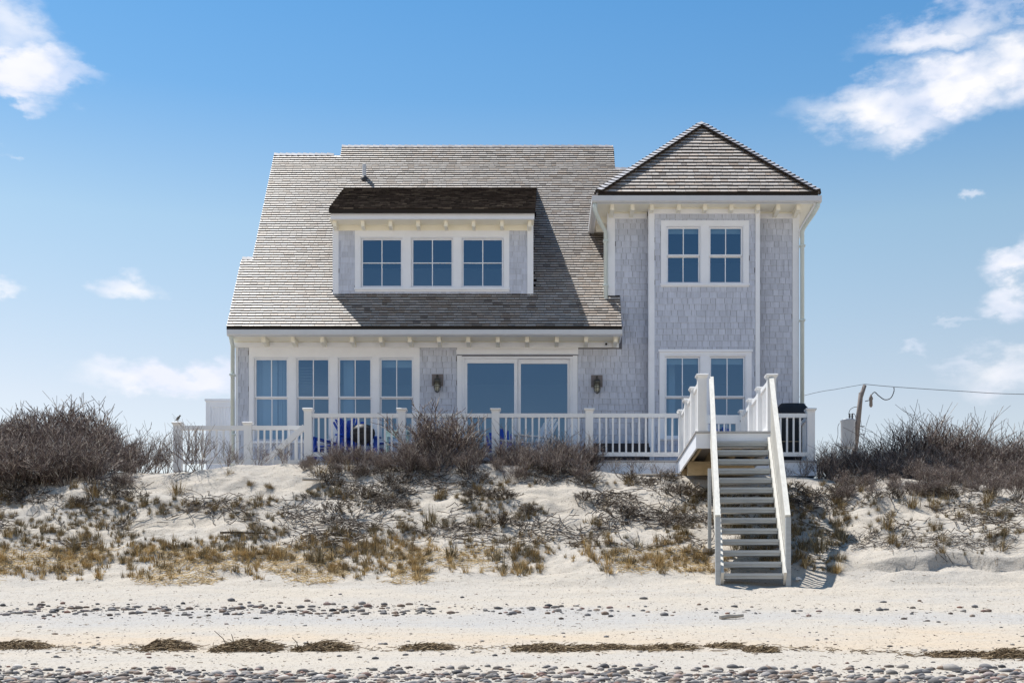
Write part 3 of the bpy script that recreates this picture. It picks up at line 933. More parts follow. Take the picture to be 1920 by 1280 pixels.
shingles(ROOF, M_roof, RO, (1, 0, 0), RV, RN, nrows, ER, roof_bounds, (.10, .21), .025, n_ind=290, skip=roof_skip, seed=21, wob=.003, zwob=.0012, gap=.005, thtop=.001, butt=M_butt_shade)


def cap_mesh(w, l, pitch_a, pitch_b, t):
    """ridge or hip cap: two leaves, butt end at y=0 thicker"""
    vs = []; fs = []
    for s, p in ((-1, pitch_a), (1, pitch_b)):
        n = len(vs); ex = s * w * math.cos(p); ez = -w * math.sin(p)
        vs += [(0, 0, t * 2), (0, l, t), (ex, l, ez + t), (ex, 0, ez + t * 2), (0, 0, 0), (0, l, 0), (ex, l, ez), (ex, 0, ez)]
        fs += [tuple(n + i for i in f) for f in ((0, 3, 2, 1), (4, 5, 6, 7), (0, 4, 7, 3), (3, 7, 6, 2), (1, 2, 6, 5))]
    me = mesh_from('ridge_cap', vs, fs, M_ridge)
    me.materials.append(M_butt_shade); me.polygons.foreach_set('material_index', [1 if k % 5 in (2, 3) else 0 for k in range(len(fs))])  # cap butts and outer edges carry the painted shade line
    return me


pf = math.atan(M_SL)
capm = cap_mesh(.095, .16, pf, pf, .02)


def caps(p0, p1, me, step, parent):
    p0, p1 = Vector(p0), Vector(p1); d = (p1 - p0); L_ = d.length; d.normalize()
    side = d.cross(Vector((0, 0, 1))).normalized(); up = side.cross(d)
    rot = Matrix((side, d, up)).transposed().to_4x4(); n = int(L_ / step); o0 = Vector(origin(parent))
    for k in range(n):
        o = link('ridge_cap', me, parent)
        o.matrix_local = Matrix.Translation(p0 + d * (step * k) + up * R.uniform(0, .004) - o0) @ rot


caps((XR1, rD(Z_MID) + .02, Z_MID + .03), (XR2 - .05, rD(Z_MID) + .02, Z_MID + .03), capm, .132, ROOF)
caps((XR2, rD(Z_TOP) + .02, Z_TOP + .03), (XRR, rD(Z_TOP) + .02, Z_TOP + .03), capm, .142, ROOF)
caps((XRR, rD(Z_RT) + .02, Z_RT + .02), (2.7, rD(Z_RT) + .02, Z_RT + .02), capm, .142, ROOF)
caps((XR0 + .02, rD(Z_LOW) + .03, Z_LOW + .03), (XR1, rD(Z_LOW) + .03, Z_LOW + .03), capm, .1, ROOF)

# vent pipe
vy = rD(11.15); vp = MB(); vxx = wx(683, vy); vbz = wz(334, vy); vy = rD(vbz)
vp.lathe(vxx, vy, [(.042, vbz - .1), (.042, vbz + .305), (.03, vbz + .305), (.03, vbz + .2)], 14)
VP = vp.build('vent_pipe', M_gutter, house)
MB().lathe(vxx, vy - .01, [(.10, vbz - .11), (.075, vbz - .02), (.05, vbz + .03), (.037, vbz + .04)], 14).build('flashing', M_wire, VP, True)

# tower roof
TZ = wz(365, TY0) - .0
APEX = Vector((wx(1315, 27.95), 27.95, wz(236, 27.95)))
E0 = Vector((wx(1121, TY0), TY0 - .05, TZ)); E1 = Vector((wx(1533, TY0), TY0 - .05, TZ))
tv = APEX - Vector((APEX.x, E0.y, TZ)); tl = tv.length; tv.normalize()
tn = Vector((1, 0, 0)).cross(tv).normalized()
if tn.z < 0: tn = -tn


def tower_bounds(v0, v1):
    def lr(v):
        t = min(1, v / tl); return E0.x + (APEX.x - E0.x) * t, E1.x + (APEX.x - E1.x) * t
    a0, b0 = lr(v0); a1, b1 = lr(v1); return [(a0, b0, a1, b1)]


tr = MB()
AB = Vector((APEX.x, 30.2, APEX.z))
E2 = Vector((E1.x, TY1 + .05, TZ)); E3 = Vector((E0.x, TY1 + .05, TZ))
tr.add([E0 - Vector((0, 0, .0)), E1, E2, E3, APEX - Vector((0, 0, .02)), AB - Vector((0, 0, .02)), E0 - Vector((0, 0, .05)), E1 - Vector((0, 0, .05)), E2 - Vector((0, 0, .05)), E3 - Vector((0, 0, .05))],
       [(0, 1, 4), (1, 2, 5, 4), (2, 3, 5), (3, 0, 4, 5), (0, 6, 7, 1), (1, 7, 8, 2), (2, 8, 9, 3), (3, 9, 6, 0), (9, 8, 7, 6)])
TR = tr.build('roof', M_eave, house)
ET = .119
shingles(TR, M_roof, Vector((0, E0.y - .02, TZ + .012)), (1, 0, 0), tv, tn, int(tl / ET) + 1, ET, tower_bounds, (.10, .24), .030, n_ind=290, seed=31, wob=.004, zwob=.002, gap=.006, thtop=.002, butt=M_butt_shade)
for (A, B, C_, D_) in ((E3, E0, APEX, AB), (E1, E2, AB, APEX)):
    uu = (B - A).normalized(); nn = (B - A).cross(C_ - A).normalized(); vv = nn.cross(uu)
    H = (C_ - A).dot(vv); L_ = (B - A).length; ca = (D_ - A).dot(uu); cb = (C_ - A).dot(uu)

    def fb(v0, v1, H=H, L_=L_, ca=ca, cb=cb):
        return [(ca * v0 / H, L_ + (cb - L_) * v0 / H, ca * min(1, v1 / H), L_ + (cb - L_) * min(1, v1 / H))]
    shingles(TR, M_roof, A, uu, vv, nn, int(H / ET), ET, fb, (.12, .24), .02, seed=33)
hipm = cap_mesh(.135, .13, .46, .46, .024)
caps(E0 + Vector((-.01, -.03, .045)), APEX + Vector((0, -.01, .06)), hipm, .112, TR)
caps(E1 + Vector((.01, -.03, .045)), APEX + Vector((0, -.01, .06)), hipm, .112, TR)
MB().add([APEX + Vector(v) for v in ((-.13, -.15, -.05), (.13, -.15, -.05), (.13, .1, -.04), (-.13, .1, -.04), (0, -.02, .09))],
         [(0, 1, 4), (1, 2, 4), (2, 3, 4), (3, 0, 4), (3, 2, 1, 0)]).build('ridge_cap', M_ridge, TR)
MB().box(E0.x + .0, E1.x, TY0 - .075, TY0 - .04, TZ - .05, TZ + .008).build('eave_edge', M_eave, TR)

# dormer
zd0 = wz(556, DF); zfr = wz(433, DF); zds = wz(410, 26.6)
YF = 26.62
dm = wall_holes(DX0, DX1, zd0 - .1, zds + .1, DF, .1, [grow(g, PAD) for g in dorm_glass])
dm.poly([(DX0, DF + .1, zd0 - .1), (DX0, 29.1, 10.6), (DX0, DF + .1, zds + .15)], (.08, 0, 0))
dm.poly([(DX1 - .08, DF + .1, zd0 - .1), (DX1 - .08, 29.1, 10.6), (DX1 - .08, DF + .1, zds + .15)], (.08, 0, 0))
DM = dm.build('dormer', M_wallback, house)
for g in dorm_glass: window(g, DF, None, True, True)
casing(dorm_glass, DF, rect(665.5, 955, 441, 547, DF))
dregs = [(wx(635, DF), wx(665.5, DF), zd0 + .0, zfr), (wx(955, DF), wx(988.5, DF), zd0, zfr), (wx(665.5, DF), wx(955, DF), zd0, wz(548.5, DF))]
shingles(DM, M_shingle, (0, DF - .002, zd0), (1, 0, 0), (0, 0, 1), (0, -1, 0), 12, .113, wall_bounds(zd0, dregs), (.09, .2), .012, n_ind=120, seed=41, wob=.003, zwob=.002)


def dboard(name, a, b, c, d, proud, m=M_white):
    MB().box(wx(a, DF), wx(b, DF), DF - proud, DF - .001, wz(d, DF), wz(c, DF)).build(name, m, DM)


dboard('corner_board', 624, 635, 410, 555, .024); dboard('corner_board', 988.5, 1000, 410, 555, .024)
dboard('frieze_board', 635, 988.5, 405, 433, .022, M_bounce)
dboard('window_head_board', 665.5, 955, 433, 441, .0225)
MB().box(DX0 - .02, DX1 + .01, YF + .02, DF, zds + .0, zds + .02).build('soffit', M_bounce, DM)
MB().box(wx(620, YF), wx(1002, YF), YF - .02, YF + .02, zds - .005, wz(396.5, YF)).build('fascia', M_white, DM)
for px in (627.5, 680, 732, 784, 836, 888, 941, 993):
    x = wx(px, 26.75); MB().box(x - .035, x + .035, YF + .1, DF - .024, zds - .115, zds - .001).build('rafter_tail', M_bounce, DM)
D0 = Vector((0, YF - .07, wz(394, YF) + .0)); D1 = Vector((0, YDB, wz(353, YDB)))
dv = (D1 - D0); dl = dv.length; dv.normalize(); dn = Vector((1, 0, 0)).cross(dv)
dxl0, dxl1, dxr0, dxr1 = wx(617.5, YF), wx(645, YDB), wx(1003.5, YF), wx(1006.5, YDB)
rm = MB()
rm.add([(dxl0, D0.y, D0.z), (dxr0, D0.y, D0.z), (dxr1, D1.y, D1.z), (dxl1, D1.y, D1.z), (dxl0, D0.y, D0.z - .09), (dxr0, D0.y, D0.z - .09), (dxr1, D1.y, D1.z - .09), (dxl1, D1.y, D1.z - .09)],
       [(0, 1, 2, 3), (4, 7, 6, 5), (0, 4, 5, 1), (1, 5, 6, 2), (2, 6, 7, 3), (3, 7, 4, 0)])
DR = rm.build('dormer_roof', M_eave, DM)


def dbounds(v0, v1):
    t0, t1 = v0 / dl, min(1, v1 / dl)
    return [(dxl0 + (dxl1 - dxl0) * t0, dxr0 + (dxr1 - dxr0) * t0, dxl0 + (dxl1 - dxl0) * t1, dxr0 + (dxr1 - dxr0) * t1)]


o_ = origin(DM)
shingles(DM, M_darkroof, D0 + Vector((0, 0, .002)), (1, 0, 0), dv, dn, int(dl / .115) + 1, .115, dbounds, (.08, .22), .02, seed=43, wob=.012, zwob=.008, name='roof_shingle', n_ind=250)

# ------------------------------------------------------------------ wall lamps and camera on the wall
def wall_lamp(px, py, label):
    D = DF - .02; x = wx(px, D); z1 = wz(py, D)
    t = thing('wall_lamp', (x, D, z1 - .12), label, 'wall lamp', 'bulkhead lamps beside the sliding door')
    MB().box(x - .115, x + .115, D - .02, D, z1 - .235, z1).build('back_plate', M_plate, t)
    y = D - .11; zt = z1 - .08
    MB().tube([(x, D - .02, zt - .06), (x, D - .05, zt + .01), (x, y + .01, zt + .03), (x, y, zt - .03)], .022, 8).build('arm', M_bronze, t, True)
    MB().lathe(x, y, [(.03, zt - .02), (.068, zt - .05), (.075, zt - .12), (.062, zt - .125)], 14).build('hood', M_bronze, t, True)
    MB().lathe(x, y, [(.052, zt - .125), (.056, zt - .2), (.045, zt - .26), (.012, zt - .285)], 14).build('glass_jar', M_lampglass, t, True)
    cg = MB()
    for k in range(6):
        a = k * math.pi / 3 + .2
        cg.tube([(x + math.cos(a) * r, y + math.sin(a) * r, zz) for r, zz in ((.066, zt - .12), (.066, zt - .21), (.05, zt - .28), (.01, zt - .31))], .006, 5)
    for zz in (.15, .2):
        cg.tube([(x + math.cos(a) * .066, y + math.sin(a) * .066, zt - zz) for a in np.linspace(0, 2 * math.pi, 13)], .006, 5)
    cg.build('cage', M_bronze, t)


wall_lamp(820.5, 701.5, 'bronze caged wall lamp between the four-window group and the sliding door')
wall_lamp(1119, 703.5, 'bronze caged wall lamp between the sliding door and the tower')
D = DF - .045; x = wx(1136, D); z = wz(646, D)
t = thing('security_camera', (x, D, z), 'small white and black security camera under the main eave by the tower', 'camera')
MB().box(x - .03, x + .03, D - .02, D, z + .0, z + .06).build('bracket', M_white, t)
MB().tube([(x, D - .02, z), (x, D - .12, z - .02)], .032, 10).build('housing', M_white, t, True)
MB().tube([(x, D - .12, z - .02), (x, D - .126, z - .021)], .024, 10).build('lens', M_black, t)

# ------------------------------------------------------------------ deck with railing and landing
DY = 25.1
deck = thing('deck', (0, DY, 3.9), 'raised white deck with baluster railing and projecting landing before the house', 'deck')
XD0, XD1 = wx(569, DY), wx(1531, DY)
LX0, LX1, LY = wx(1305, 22.2), wx(1453, 22.2), 22.2
nb = 13
for k in range(nb):
    y0 = DY - .03 + k * (DF - DY + .0) / nb; y1 = y0 + (DF - DY) / nb - .006
    MB().box(XD0 - .02, XD1 + .02, y0, min(y1, DF - .06), ZD - .028, ZD).build('deck_board', M_deckgrey, deck)
for k in range(20):
    y0 = LY - .03 + k * (DY - LY) / 20; y1 = y0 + (DY - LY) / 20 - .006
    MB().box(LX0 - .02, LX1 + .02, y0, y1 - .0, ZD - .028, ZD).build('deck_board', M_deckgrey, deck)
MB().box(XD0, LX0 - .002, DY, DY + .03, 3.90, ZD - .03).build('fascia_board', M_white, deck)
MB().box(LX1 + .002, XD1, DY, DY + .03, 3.90, ZD - .03).build('fascia_board', M_white, deck)
MB().box(XD1 - .03, XD1, DY + .03, DF, 3.90, ZD - .03).build('fascia_board', M_white, deck)
MB().box(LX0, LX1, LY, LY + .035, ZD - .28, ZD - .03).build('fascia_board', M_white, deck)
MB().box(LX0, LX0 + .03, LY + .035, DY + .02, ZD - .28, ZD - .03).build('fascia_board', M_white, deck)
MB().box(LX1 - .03, LX1, LY + .035, DY + .02, ZD - .28, ZD - .03).build('fascia_board', M_white, deck)
for k in range(4):
    x = LX0 + .14 + k * (LX1 - LX0 - .28) / 3
    MB().box(x - .02, x + .02, LY + .05, DY, ZD - .21, ZD - .03).build('joist', M_beam, deck)
MB().box(LX0 + .06, LX1 - .06, 23.9, 23.98, ZD - .46, ZD - .215).build('beam', M_beam, deck)
MB().box(LX0 + .04, LX1 - .04, 24.7, 24.78, ZD - .5, ZD - .215).build('beam', M_beam, deck)
for x in (LX0 + .2, LX1 - .2):
    gz = float(height(x, 24.6))
    MB().box(x - .05, x + .05, 24.55, 24.695, gz - .3, ZD - .22).build('support_post', M_beam, deck)


def post(parent, x, y, z0, ztop, w=.145, name='post'):
    """square sleeve with a flared cap; y is the front face"""
    zc = ztop - .065
    MB().box(x - w / 2, x + w / 2, y, y + w, z0, zc).build(name, M_rail, parent)
    c = MB(); yc = y + w / 2
    for (h, a, b) in ((0, .0, .0),):
        pass
    def ring(r, z): return [(x - r, yc - r, z), (x + r, yc - r, z), (x + r, yc + r, z), (x - r, yc + r, z)]
    prof = [(w / 2 + .004, zc - .02), (w / 2 + .006, zc), (w / 2 + .028, zc + .025), (w / 2 + .03, zc + .045), (w / 2 + .012, zc + .055), (.02, zc + .065)]
    vs = []; fs = []
    for r, z in prof: vs += ring(r, z)
    for i in range(len(prof) - 1):
        for k in range(4):
            a0 = i * 4 + k; a1 = i * 4 + (k + 1) % 4; fs.append((a0, a1, a1 + 4, a0 + 4))
    fs += [(3, 2, 1, 0), tuple(len(vs) - 4 + k for k in range(4))]
    c.add(vs, fs).build(name + '_cap', M_rail, parent)


BAL = {}


def bal_mesh(h, w=.033, m=M_rail):
    key = (round(h, 3), w, m.name)
    if key not in BAL:
        mb = MB().box(-w / 2, w / 2, -w / 2, w / 2, 0, h); BAL[key] = mesh_from('baluster', mb.v, mb.f, m)
    return BAL[key]


def rail_x(parent, x0, x1, y, z_top0, z_top1, z_b0, z_b1, step=.121, first=None):
    """rail section running left to right; y is the middle of the rail"""
    MB().box(x0, x1, y - .035, y + .035, z_top0, z_top1).build('top_rail', M_rail, parent)
    MB().box(x0, x1, y - .022, y + .022, z_b0, z_b1).build('bottom_rail', M_rail, parent)
    n = max(1, round((x1 - x0) / step) - 1); me = bal_mesh(z_top0 - z_b1); o0 = origin(parent)
    for k in range(n):
        xx = x0 + (x1 - x0) * (k + 1) / (n + 1)
        link('baluster', me, parent, (xx - o0[0], y - o0[1], z_b1 - o0[2]))


def rail_y(parent, x, y0, y1, zt0, zt1, zb0, zb1, step=.121):
    MB().box(x - .035, x + .035, y0, y1, zt0, zt1).build('top_rail', M_rail, parent)
    MB().box(x - .022, x + .022, y0, y1, zb0, zb1).build('bottom_rail', M_rail, parent)
    n = max(1, round((y1 - y0) / step) - 1); me = bal_mesh(zt0 - zb1); o0 = origin(parent)
    for k in range(n):
        yy = y0 + (y1 - y0) * (k + 1) / (n + 1)
        link('baluster', me, parent, (x - o0[0], yy - o0[1], zb1 - o0[2]))


ZT0, ZT1, ZB0, ZB1 = wz(781.5, DY), wz(774, DY), wz(854, DY), wz(846.5, DY)
PT = wz(763.5, DY)
pxs = [wx(p, DY) for p in (577, 753, 929, 1105, 1281)]
for x in pxs[:-1]: post(deck, x, DY, ZD, PT)
xl, xr = wx(1280.5, DY), wx(1396, DY)
for a, b in zip(pxs[:-1], pxs[1:]):
    rail_x(deck, a + .0725, b - .0725, DY + .07, ZT0, ZT1, ZB0, ZB1)
x5 = wx(1521, DY)
post(deck, x5, DY, ZD, PT)
rail_x(deck, xr + .0725, x5 - .0725, DY + .07, ZT0, ZT1, ZB0, ZB1)
rail_y(deck, x5, DY + .145, DF - .3, ZT0, ZT1, ZB0, ZB1)
ys_ = [25.1, 24.13, 23.17, 22.2]
for x in (xl, xr):
    for y in ys_: post(deck, x, y, ZD, ZD + .968)
    for a, b in zip(ys_[1:], ys_[:-1]): rail_y(deck, x, a + .145, b, ZD + .83, ZD + .895, ZD + .1, ZD + .165, .115)
# gate across the landing
gt = MB(); ga, gb = wx(1338, DY), wx(1389, DY)
gt.box(xl + .075, gb, DY + .04, DY + .09, wz(793, DY), wz(777, DY)); gt.box(xl + .075, gb, DY + .04, DY + .09, ZD + .06, ZD + .16)
gt.box(gb - .09, gb, DY + .04, DY + .09, ZD + .16, wz(793, DY)); gt.box(xl + .075, xl + .15, DY + .04, DY + .09, ZD + .16, wz(793, DY))
GT_ = gt.build('gate', M_rail, deck)
me = bal_mesh(wz(793, DY) - ZD - .16); o0 = origin(deck)
for k in range(7):
    link('baluster', me, GT_, (xl + .15 + (gb - .09 - xl - .15) * (k + 1) / 8 - o0[0], DY + .065 - o0[1], ZD + .16 - o0[2]))
MB().box(gb - .01, gb + .05, DY + .02, DY + .04, wz(790, DY), wz(787, DY)).build('latch', M_bronze, GT_)

# ------------------------------------------------------------------ beach stairs
st = thing('beach_stairs', (3.1, 19, 1.4), 'long weathered white stairs with grey treads leading down to the beach', 'stairs')
YT, YBt = 22.10, 18.98; ZTt, ZBt = 4.0, 1.5625
SK = -.33 / 3.22               # the flight runs slightly to the left on its way down


def sx(y): return (y - YT) * (-SK)   # sideways offset at distance y


XS0, XS1 = 3.01, 3.856
nt_ = 14
sdir = Vector((SK * -1 * (YBt - YT), YBt - YT, ZBt - ZTt)).normalized()
for i in range(nt_):
    y = YT - .05 - (YT - .05 - YBt) * i / (nt_ - 1); z = ZTt - (ZTt - ZBt) * i / (nt_ - 1); o = sx(y)
    tb = MB()
    tb.box(XS0 + o, XS1 + o, y, y + .2, z - .04, z); tb.box(XS0 + o, XS1 + o, y + .018, y + .19, z - .078, z - .04)
    T_ = tb.build('tread', M_tread, st)
    for k in range(3):
        MB().box(XS0 + o, XS1 + o, y + .03 + k * .06, y + .05 + k * .06, z + .0, z + .004).build('tread_rib', M_tread, T_)


def along(x, off_z, y):         # point above the nosing line
    return Vector((x + sx(y), y, ZTt + (ZBt - ZTt) * (YT - y) / (YT - YBt) + off_z))


for x in (XS0 - .022, XS1 + .022):
    MB().beam(along(x, -.06, YT + .08), along(x, -.06, YBt - .02), .04, .20).build('stringer', M_stair, st)
rails = ((XS0 - .085, 'l'), (XS1 + .07, 'r'))
for x, s in rails:
    MB().beam(along(x, 1.0, YT + .10), along(x, .76, YBt + .08), .075, .045).build('handrail', M_stair, st)
    MB().beam(along(x, .92, YT + .10), along(x, .68, YBt + .08), .04, .09).build('handrail', M_stair, st)
    MB().beam(along(x, .03, YT + .1), along(x, .03, YBt + .02), .04, .07).build('bottom_rail', M_stair, st)
    n = 26
    for k in range(n):
        y = YT - .03 - (YT - YBt - .12) * k / (n - 1); p = along(x, 0, y); hgt = .90 - .24 * k / (n - 1)
        MB().box(p.x - .017, p.x + .017, y - .017, y + .017, p.z + .02, p.z + hgt).build('baluster', M_stair, st)
    p = along(x, 0, YBt + .02); gz = float(height(p.x, p.y))
    MB().box(p.x - .035, p.x + .035, p.y - .03, p.y + .05, gz - .25, p.z + .78).build('newel_post', M_tread, st)
# slender legs under the flight
for (px, D) in ((1330.5, 20.6), (1478, 20.6)):
    x = wx(px, D) if px < 1400 else XS1 + .10 + sx(D); gz = float(height(x, D))
    MB().box(x - .025, x + .025, D - .025, D + .025, gz - .2, wz(878, D)).build('leg', M_tread, st)
    MB().box(x - .12, x + .1, D - .09, D + .09, gz - .02, gz + .035).build('foot_block', M_drift, st)

# ------------------------------------------------------------------ low fence, side steps, shower stall at the left
fence = thing('picket_fence', (-5.5, 25.3, 3.9), 'low white baluster fence at the left of the deck', 'fence')
FY = 25.3
for px in (332, 464): post(fence, wx(px, FY), FY, 3.6, wz(789.5, FY), .145)
fz = (wz(804.5, FY), wz(797, FY), wz(868, FY), wz(861, FY))
rail_x(fence, wx(332, FY) + .0725, wx(464, FY) - .0725, FY + .07, *fz, step=.13)
rail_x(fence, wx(464, FY) + .0725, wx(576, FY), FY + .07, *fz, step=.121)
ss = thing('side_steps', (-4.8, 25.1, 3.9), 'short white side steps with sloping handrail descending left off the deck', 'steps')
p0, p1 = Vector((wx(571, DY), DY + .03, wz(799, DY))), Vector((wx(497, DY), DY + .03, wz(864, DY)))
MB().beam(p0, p1, .07, .10).build('handrail', M_rail, ss)
for k in range(4):
    t_ = (k + 1) / 5.; p = p0.lerp(p1, t_); h_ = p.z - 3.75 - .03
    link('baluster', bal_mesh(round(h_, 3)), ss, (p.x + 4.8, p.y - 25.1, 3.75 - 3.9))
for k in range(2):
    MB().box(XD0 - .35 - .3 * k, XD0 - .05 - .3 * k, DY + .1, DY + 1.2, ZD - .18 * (k + 1) - .04, ZD - .18 * (k + 1)).build('step', M_deckgrey, ss)
    MB().box(XD0 - .07 - .3 * k, XD0 - .05 - .3 * k, DY + .1, DY + 1.2, 3.6, ZD - .18 * (k + 1) - .04).build('riser', M_white, ss)

st2 = thing('shower_stall', (-6.4, 27.6, 3.9), 'white board shower enclosure against the left corner of the house', 'shower stall')
SY = 27.6; sx0, sx1, sz1 = wx(386, SY), wx(441, SY), wz(748, SY)
MB().box(sx0 - .02, sx1, SY - .03, SY + .1, sz1 - .04, sz1).build('cap_board', M_white, st2)
MB().box(sx0, sx0 + .1, SY - .005, SY + .09, 3.6, sz1 - .04).build('post', M_white, st2)
n = 8
for k in range(n):
    a = sx0 + .105 + (sx1 - sx0 - .105) * k / n; b = sx0 + .105 + (sx1 - sx0 - .105) * (k + 1) / n
    MB().box(a, b - .006, SY + .02, SY + .045, 3.6, sz1 - .16).build('plank', M_white, st2)
MB().box(sx0 + .1, sx1, SY + .003, SY + .06, sz1 - .16, sz1 - .04).build('top_rail', M_white, st2)
MB().box(sx0, sx0 + .04, SY + .09, SY + 1.1, 3.6, sz1 - .04).build('side_panel', M_white, st2)

# ------------------------------------------------------------------ things on the deck
def adirondack(loc, rot, m, label, name='deck_chair'):
    t = thing(name, loc, label, 'chair', 'slatted chairs on the deck')
    t['_o'] = [0, 0, 0]
    t.rotation_euler = (0, 0, rot)

    def P(mb, nm): o = mb.build(nm, m, t); return o
    for k in range(7):          # fan back
        a = (k - 3) * .095; h_ = .78 - .03 * abs(k - 3) ** 1.5
        P(MB().beam((a * .75, .22, .28), (a * 1.15, .55, .28 + h_), .078, .02, (0, 1, 0)), 'back_slat')
    for k in range(5):
        P(MB().beam((-.26, -.32 + k * .12, .38 - k * .03), (.26, -.32 + k * .12, .38 - k * .03), .1, .02), 'seat_slat')
    for s in (-1, 1):
        P(MB().box(s * .29 - .015, s * .29 + .015, -.36, -.28, 0, .55), 'front_leg')
        P(MB().beam((s * .28, -.36, .36), (s * .28, .62, .03), .03, .12), 'rear_leg')
        P(MB().box(s * .33 - .07, s * .33 + .07, -.42, .36, .55, .575), 'armrest')
    P(MB().box(-.34, .34, .335, .36, .52, .575), 'back_brace')
    return t


adirondack((wx(632, 26.0), 26.0, ZD), math.radians(-28), M_blue, 'bright blue slatted deck chair nearest the left end of the deck railing')
adirondack((wx(688, 26.3), 26.2, ZD), math.radians(75), M_blue, 'bright blue slatted deck chair turned sideways behind the tall twigs')
adirondack((wx(948, 26.5), 26.5, ZD - .1), math.radians(10), M_blue, 'bright blue slatted deck chair low before the sliding door')
adirondack((wx(985, 26.1), 25.9, ZD - .02), math.radians(-62), M_rail, 'white slatted deck chair leaning back before the sliding door')
adirondack((wx(1363, 26.3), 26.2, ZD - .12), math.radians(0), M_blue, 'bright blue slatted deck chair behind the landing gate')
fx, fy = wx(683, 26.0), 25.75
t = thing('kettle_grill', (fx, fy, ZD), 'small round black kettle grill between two blue chairs', 'grill')
MB().lathe(fx, fy, [(.05, ZD + .42), (.17, ZD + .47), (.235, ZD + .58), (.24, ZD + .62)], 18).build('bowl', M_black, t, True)
MB().lathe(fx, fy, [(.245, ZD + .62), (.23, ZD + .70), (.15, ZD + .78), (.03, ZD + .81)], 18).build('lid', M_black, t, True)
for k in range(3):
    a = k * 2.09 + .4; MB().tube([(fx + .12 * math.cos(a), fy + .12 * math.sin(a), ZD + .5), (fx + .26 * math.cos(a), fy + .26 * math.sin(a), ZD)], .012, 6).build('leg', M_black, t)
tx, ty = wx(745, 25.9), 25.9
t = thing('side_table', (tx, ty, ZD), 'small pale teal side table beside the second railing post', 'table')
MB().box(tx - .24, tx + .24, ty - .2, ty + .2, ZD + .66, ZD + .69).build('table_top', M_teal, t)
MB().box(tx - .2, tx + .2, ty - .18, ty - .16, ZD + .56, ZD + .66).build('apron', M_teal, t)
for a in (-.2, .2):
    for b in (-.17, .17): MB().box(tx + a - .02, tx + a + .02, ty + b - .02, ty + b + .02, ZD, ZD + .66 if b > 0 else ZD + .56).build('leg', M_teal, t)
bx_, by_ = (wx(1092, 26.4), wx(1217, 26.4)), 26.4
t = thing('wicker_bench', ((bx_[0] + bx_[1]) / 2, by_, ZD), 'low dark wicker bench against the wall beneath the right wall lamp', 'bench')
MB().box(bx_[0], bx_[1], by_ - .25, by_ + .25, ZD + .30, ZD + .44).build('seat', M_darkfurn, t)
MB().box(bx_[0] + .02, bx_[1] - .02, by_ - .22, by_ + .22, ZD + .44, ZD + .52).build('cushion', M_darkfurn, t)
MB().box(bx_[0] + .1, bx_[1] - .1, by_ - .20, by_ + .2, ZD + .1, ZD + .3).build('base_panel', M_darkfurn, t)
for a in (bx_[0] + .04, bx_[1] - .04):
    for b in (-.21, .21): MB().box(a - .03, a + .03, by_ + b - .03, by_ + b + .03, ZD, ZD + .3).build('leg', M_darkfurn, t)
# covered gas grill at the right end
gx0, gx1, gy = wx(1453, 26.2), wx(1516, 26.2), 26.2
t = thing('covered_grill', ((gx0 + gx1) / 2, gy, ZD), 'large gas grill under a black cover at the right end of the deck', 'grill')
gm = MB(); cxg = (gx0 + gx1) / 2
rings = [(0.37, .27, 0.0), (.36, .27, .35), (.35, .26, .62), (.36, .27, .96), (.355, .26, 1.04), (.29, .2, 1.18), (.23, .14, 1.26), (.12, .06, 1.28)]
nn_ = 28; vs = []; fs = []
for ri, (a, b, h_) in enumerate(rings):
    for k in range(nn_):
        th = 2 * math.pi * k / nn_; c_, s_ = math.cos(th), math.sin(th); e_ = .35
        wob_ = 1 + .03 * math.sin(k * 2.7 + ri * .4)
        vs.append((cxg + a * wob_ * math.copysign(abs(c_) ** e_, c_), gy + b * wob_ * math.copysign(abs(s_) ** e_, s_), ZD + .02 + h_))
for i in range(len(rings) - 1):
    for k in range(nn_):
        a0 = i * nn_ + k; a1 = i * nn_ + (k + 1) % nn_; fs.append((a0, a1, a1 + nn_, a0 + nn_))
fs.append(tuple(range(nn_))[::-1]); fs.append(tuple((len(rings) - 1) * nn_ + k for k in range(nn_)))
gm.add(vs, fs).build('cover', M_black, t, True)
for z_ in (.22, .5):
    MB().box(gx0 - .03, gx1 + .03, gy - .292, gy - .286, ZD + z_, ZD + z_ + .012).build('strap', M_beam, t)

# bird on the first fence post
bxp, byp, bzp = wx(332, FY), FY + .07, wz(789.5, FY)
t = thing('small_bird', (bxp, byp, bzp), 'tiny dark bird perched on the leftmost fence post', 'bird')
bm_ = MB(); bm_.lathe(0, 0, [(.004, -.05), (.02, -.03), (.028, .0), (.024, .025), (.014, .04), (.017, .055), (.015, .068), (.003, .076)], 10)
rotb = Matrix.Rotation(math.radians(38), 4, 'Y')
bm_.v = [tuple(rotb @ Vector(v) + Vector((bxp, byp, bzp + .072))) for v in bm_.v]
bm_.build('body', M_bird, t, True)
MB().beam((bxp - .02, byp, bzp + .045), (bxp - .07, byp, bzp + .02), .018, .006).build('tail', M_bird, t)
MB().beam((bxp + .045, byp, bzp + .125), (bxp + .062, byp, bzp + .122), .006, .006, taper=.3).build('beak', M_bird, t)
for s in (-.008, .008): MB().tube([(bxp - .002, byp + s, bzp + .05), (bxp + .004, byp + s, bzp)], .003, 5).build('leg', M_bird, t)

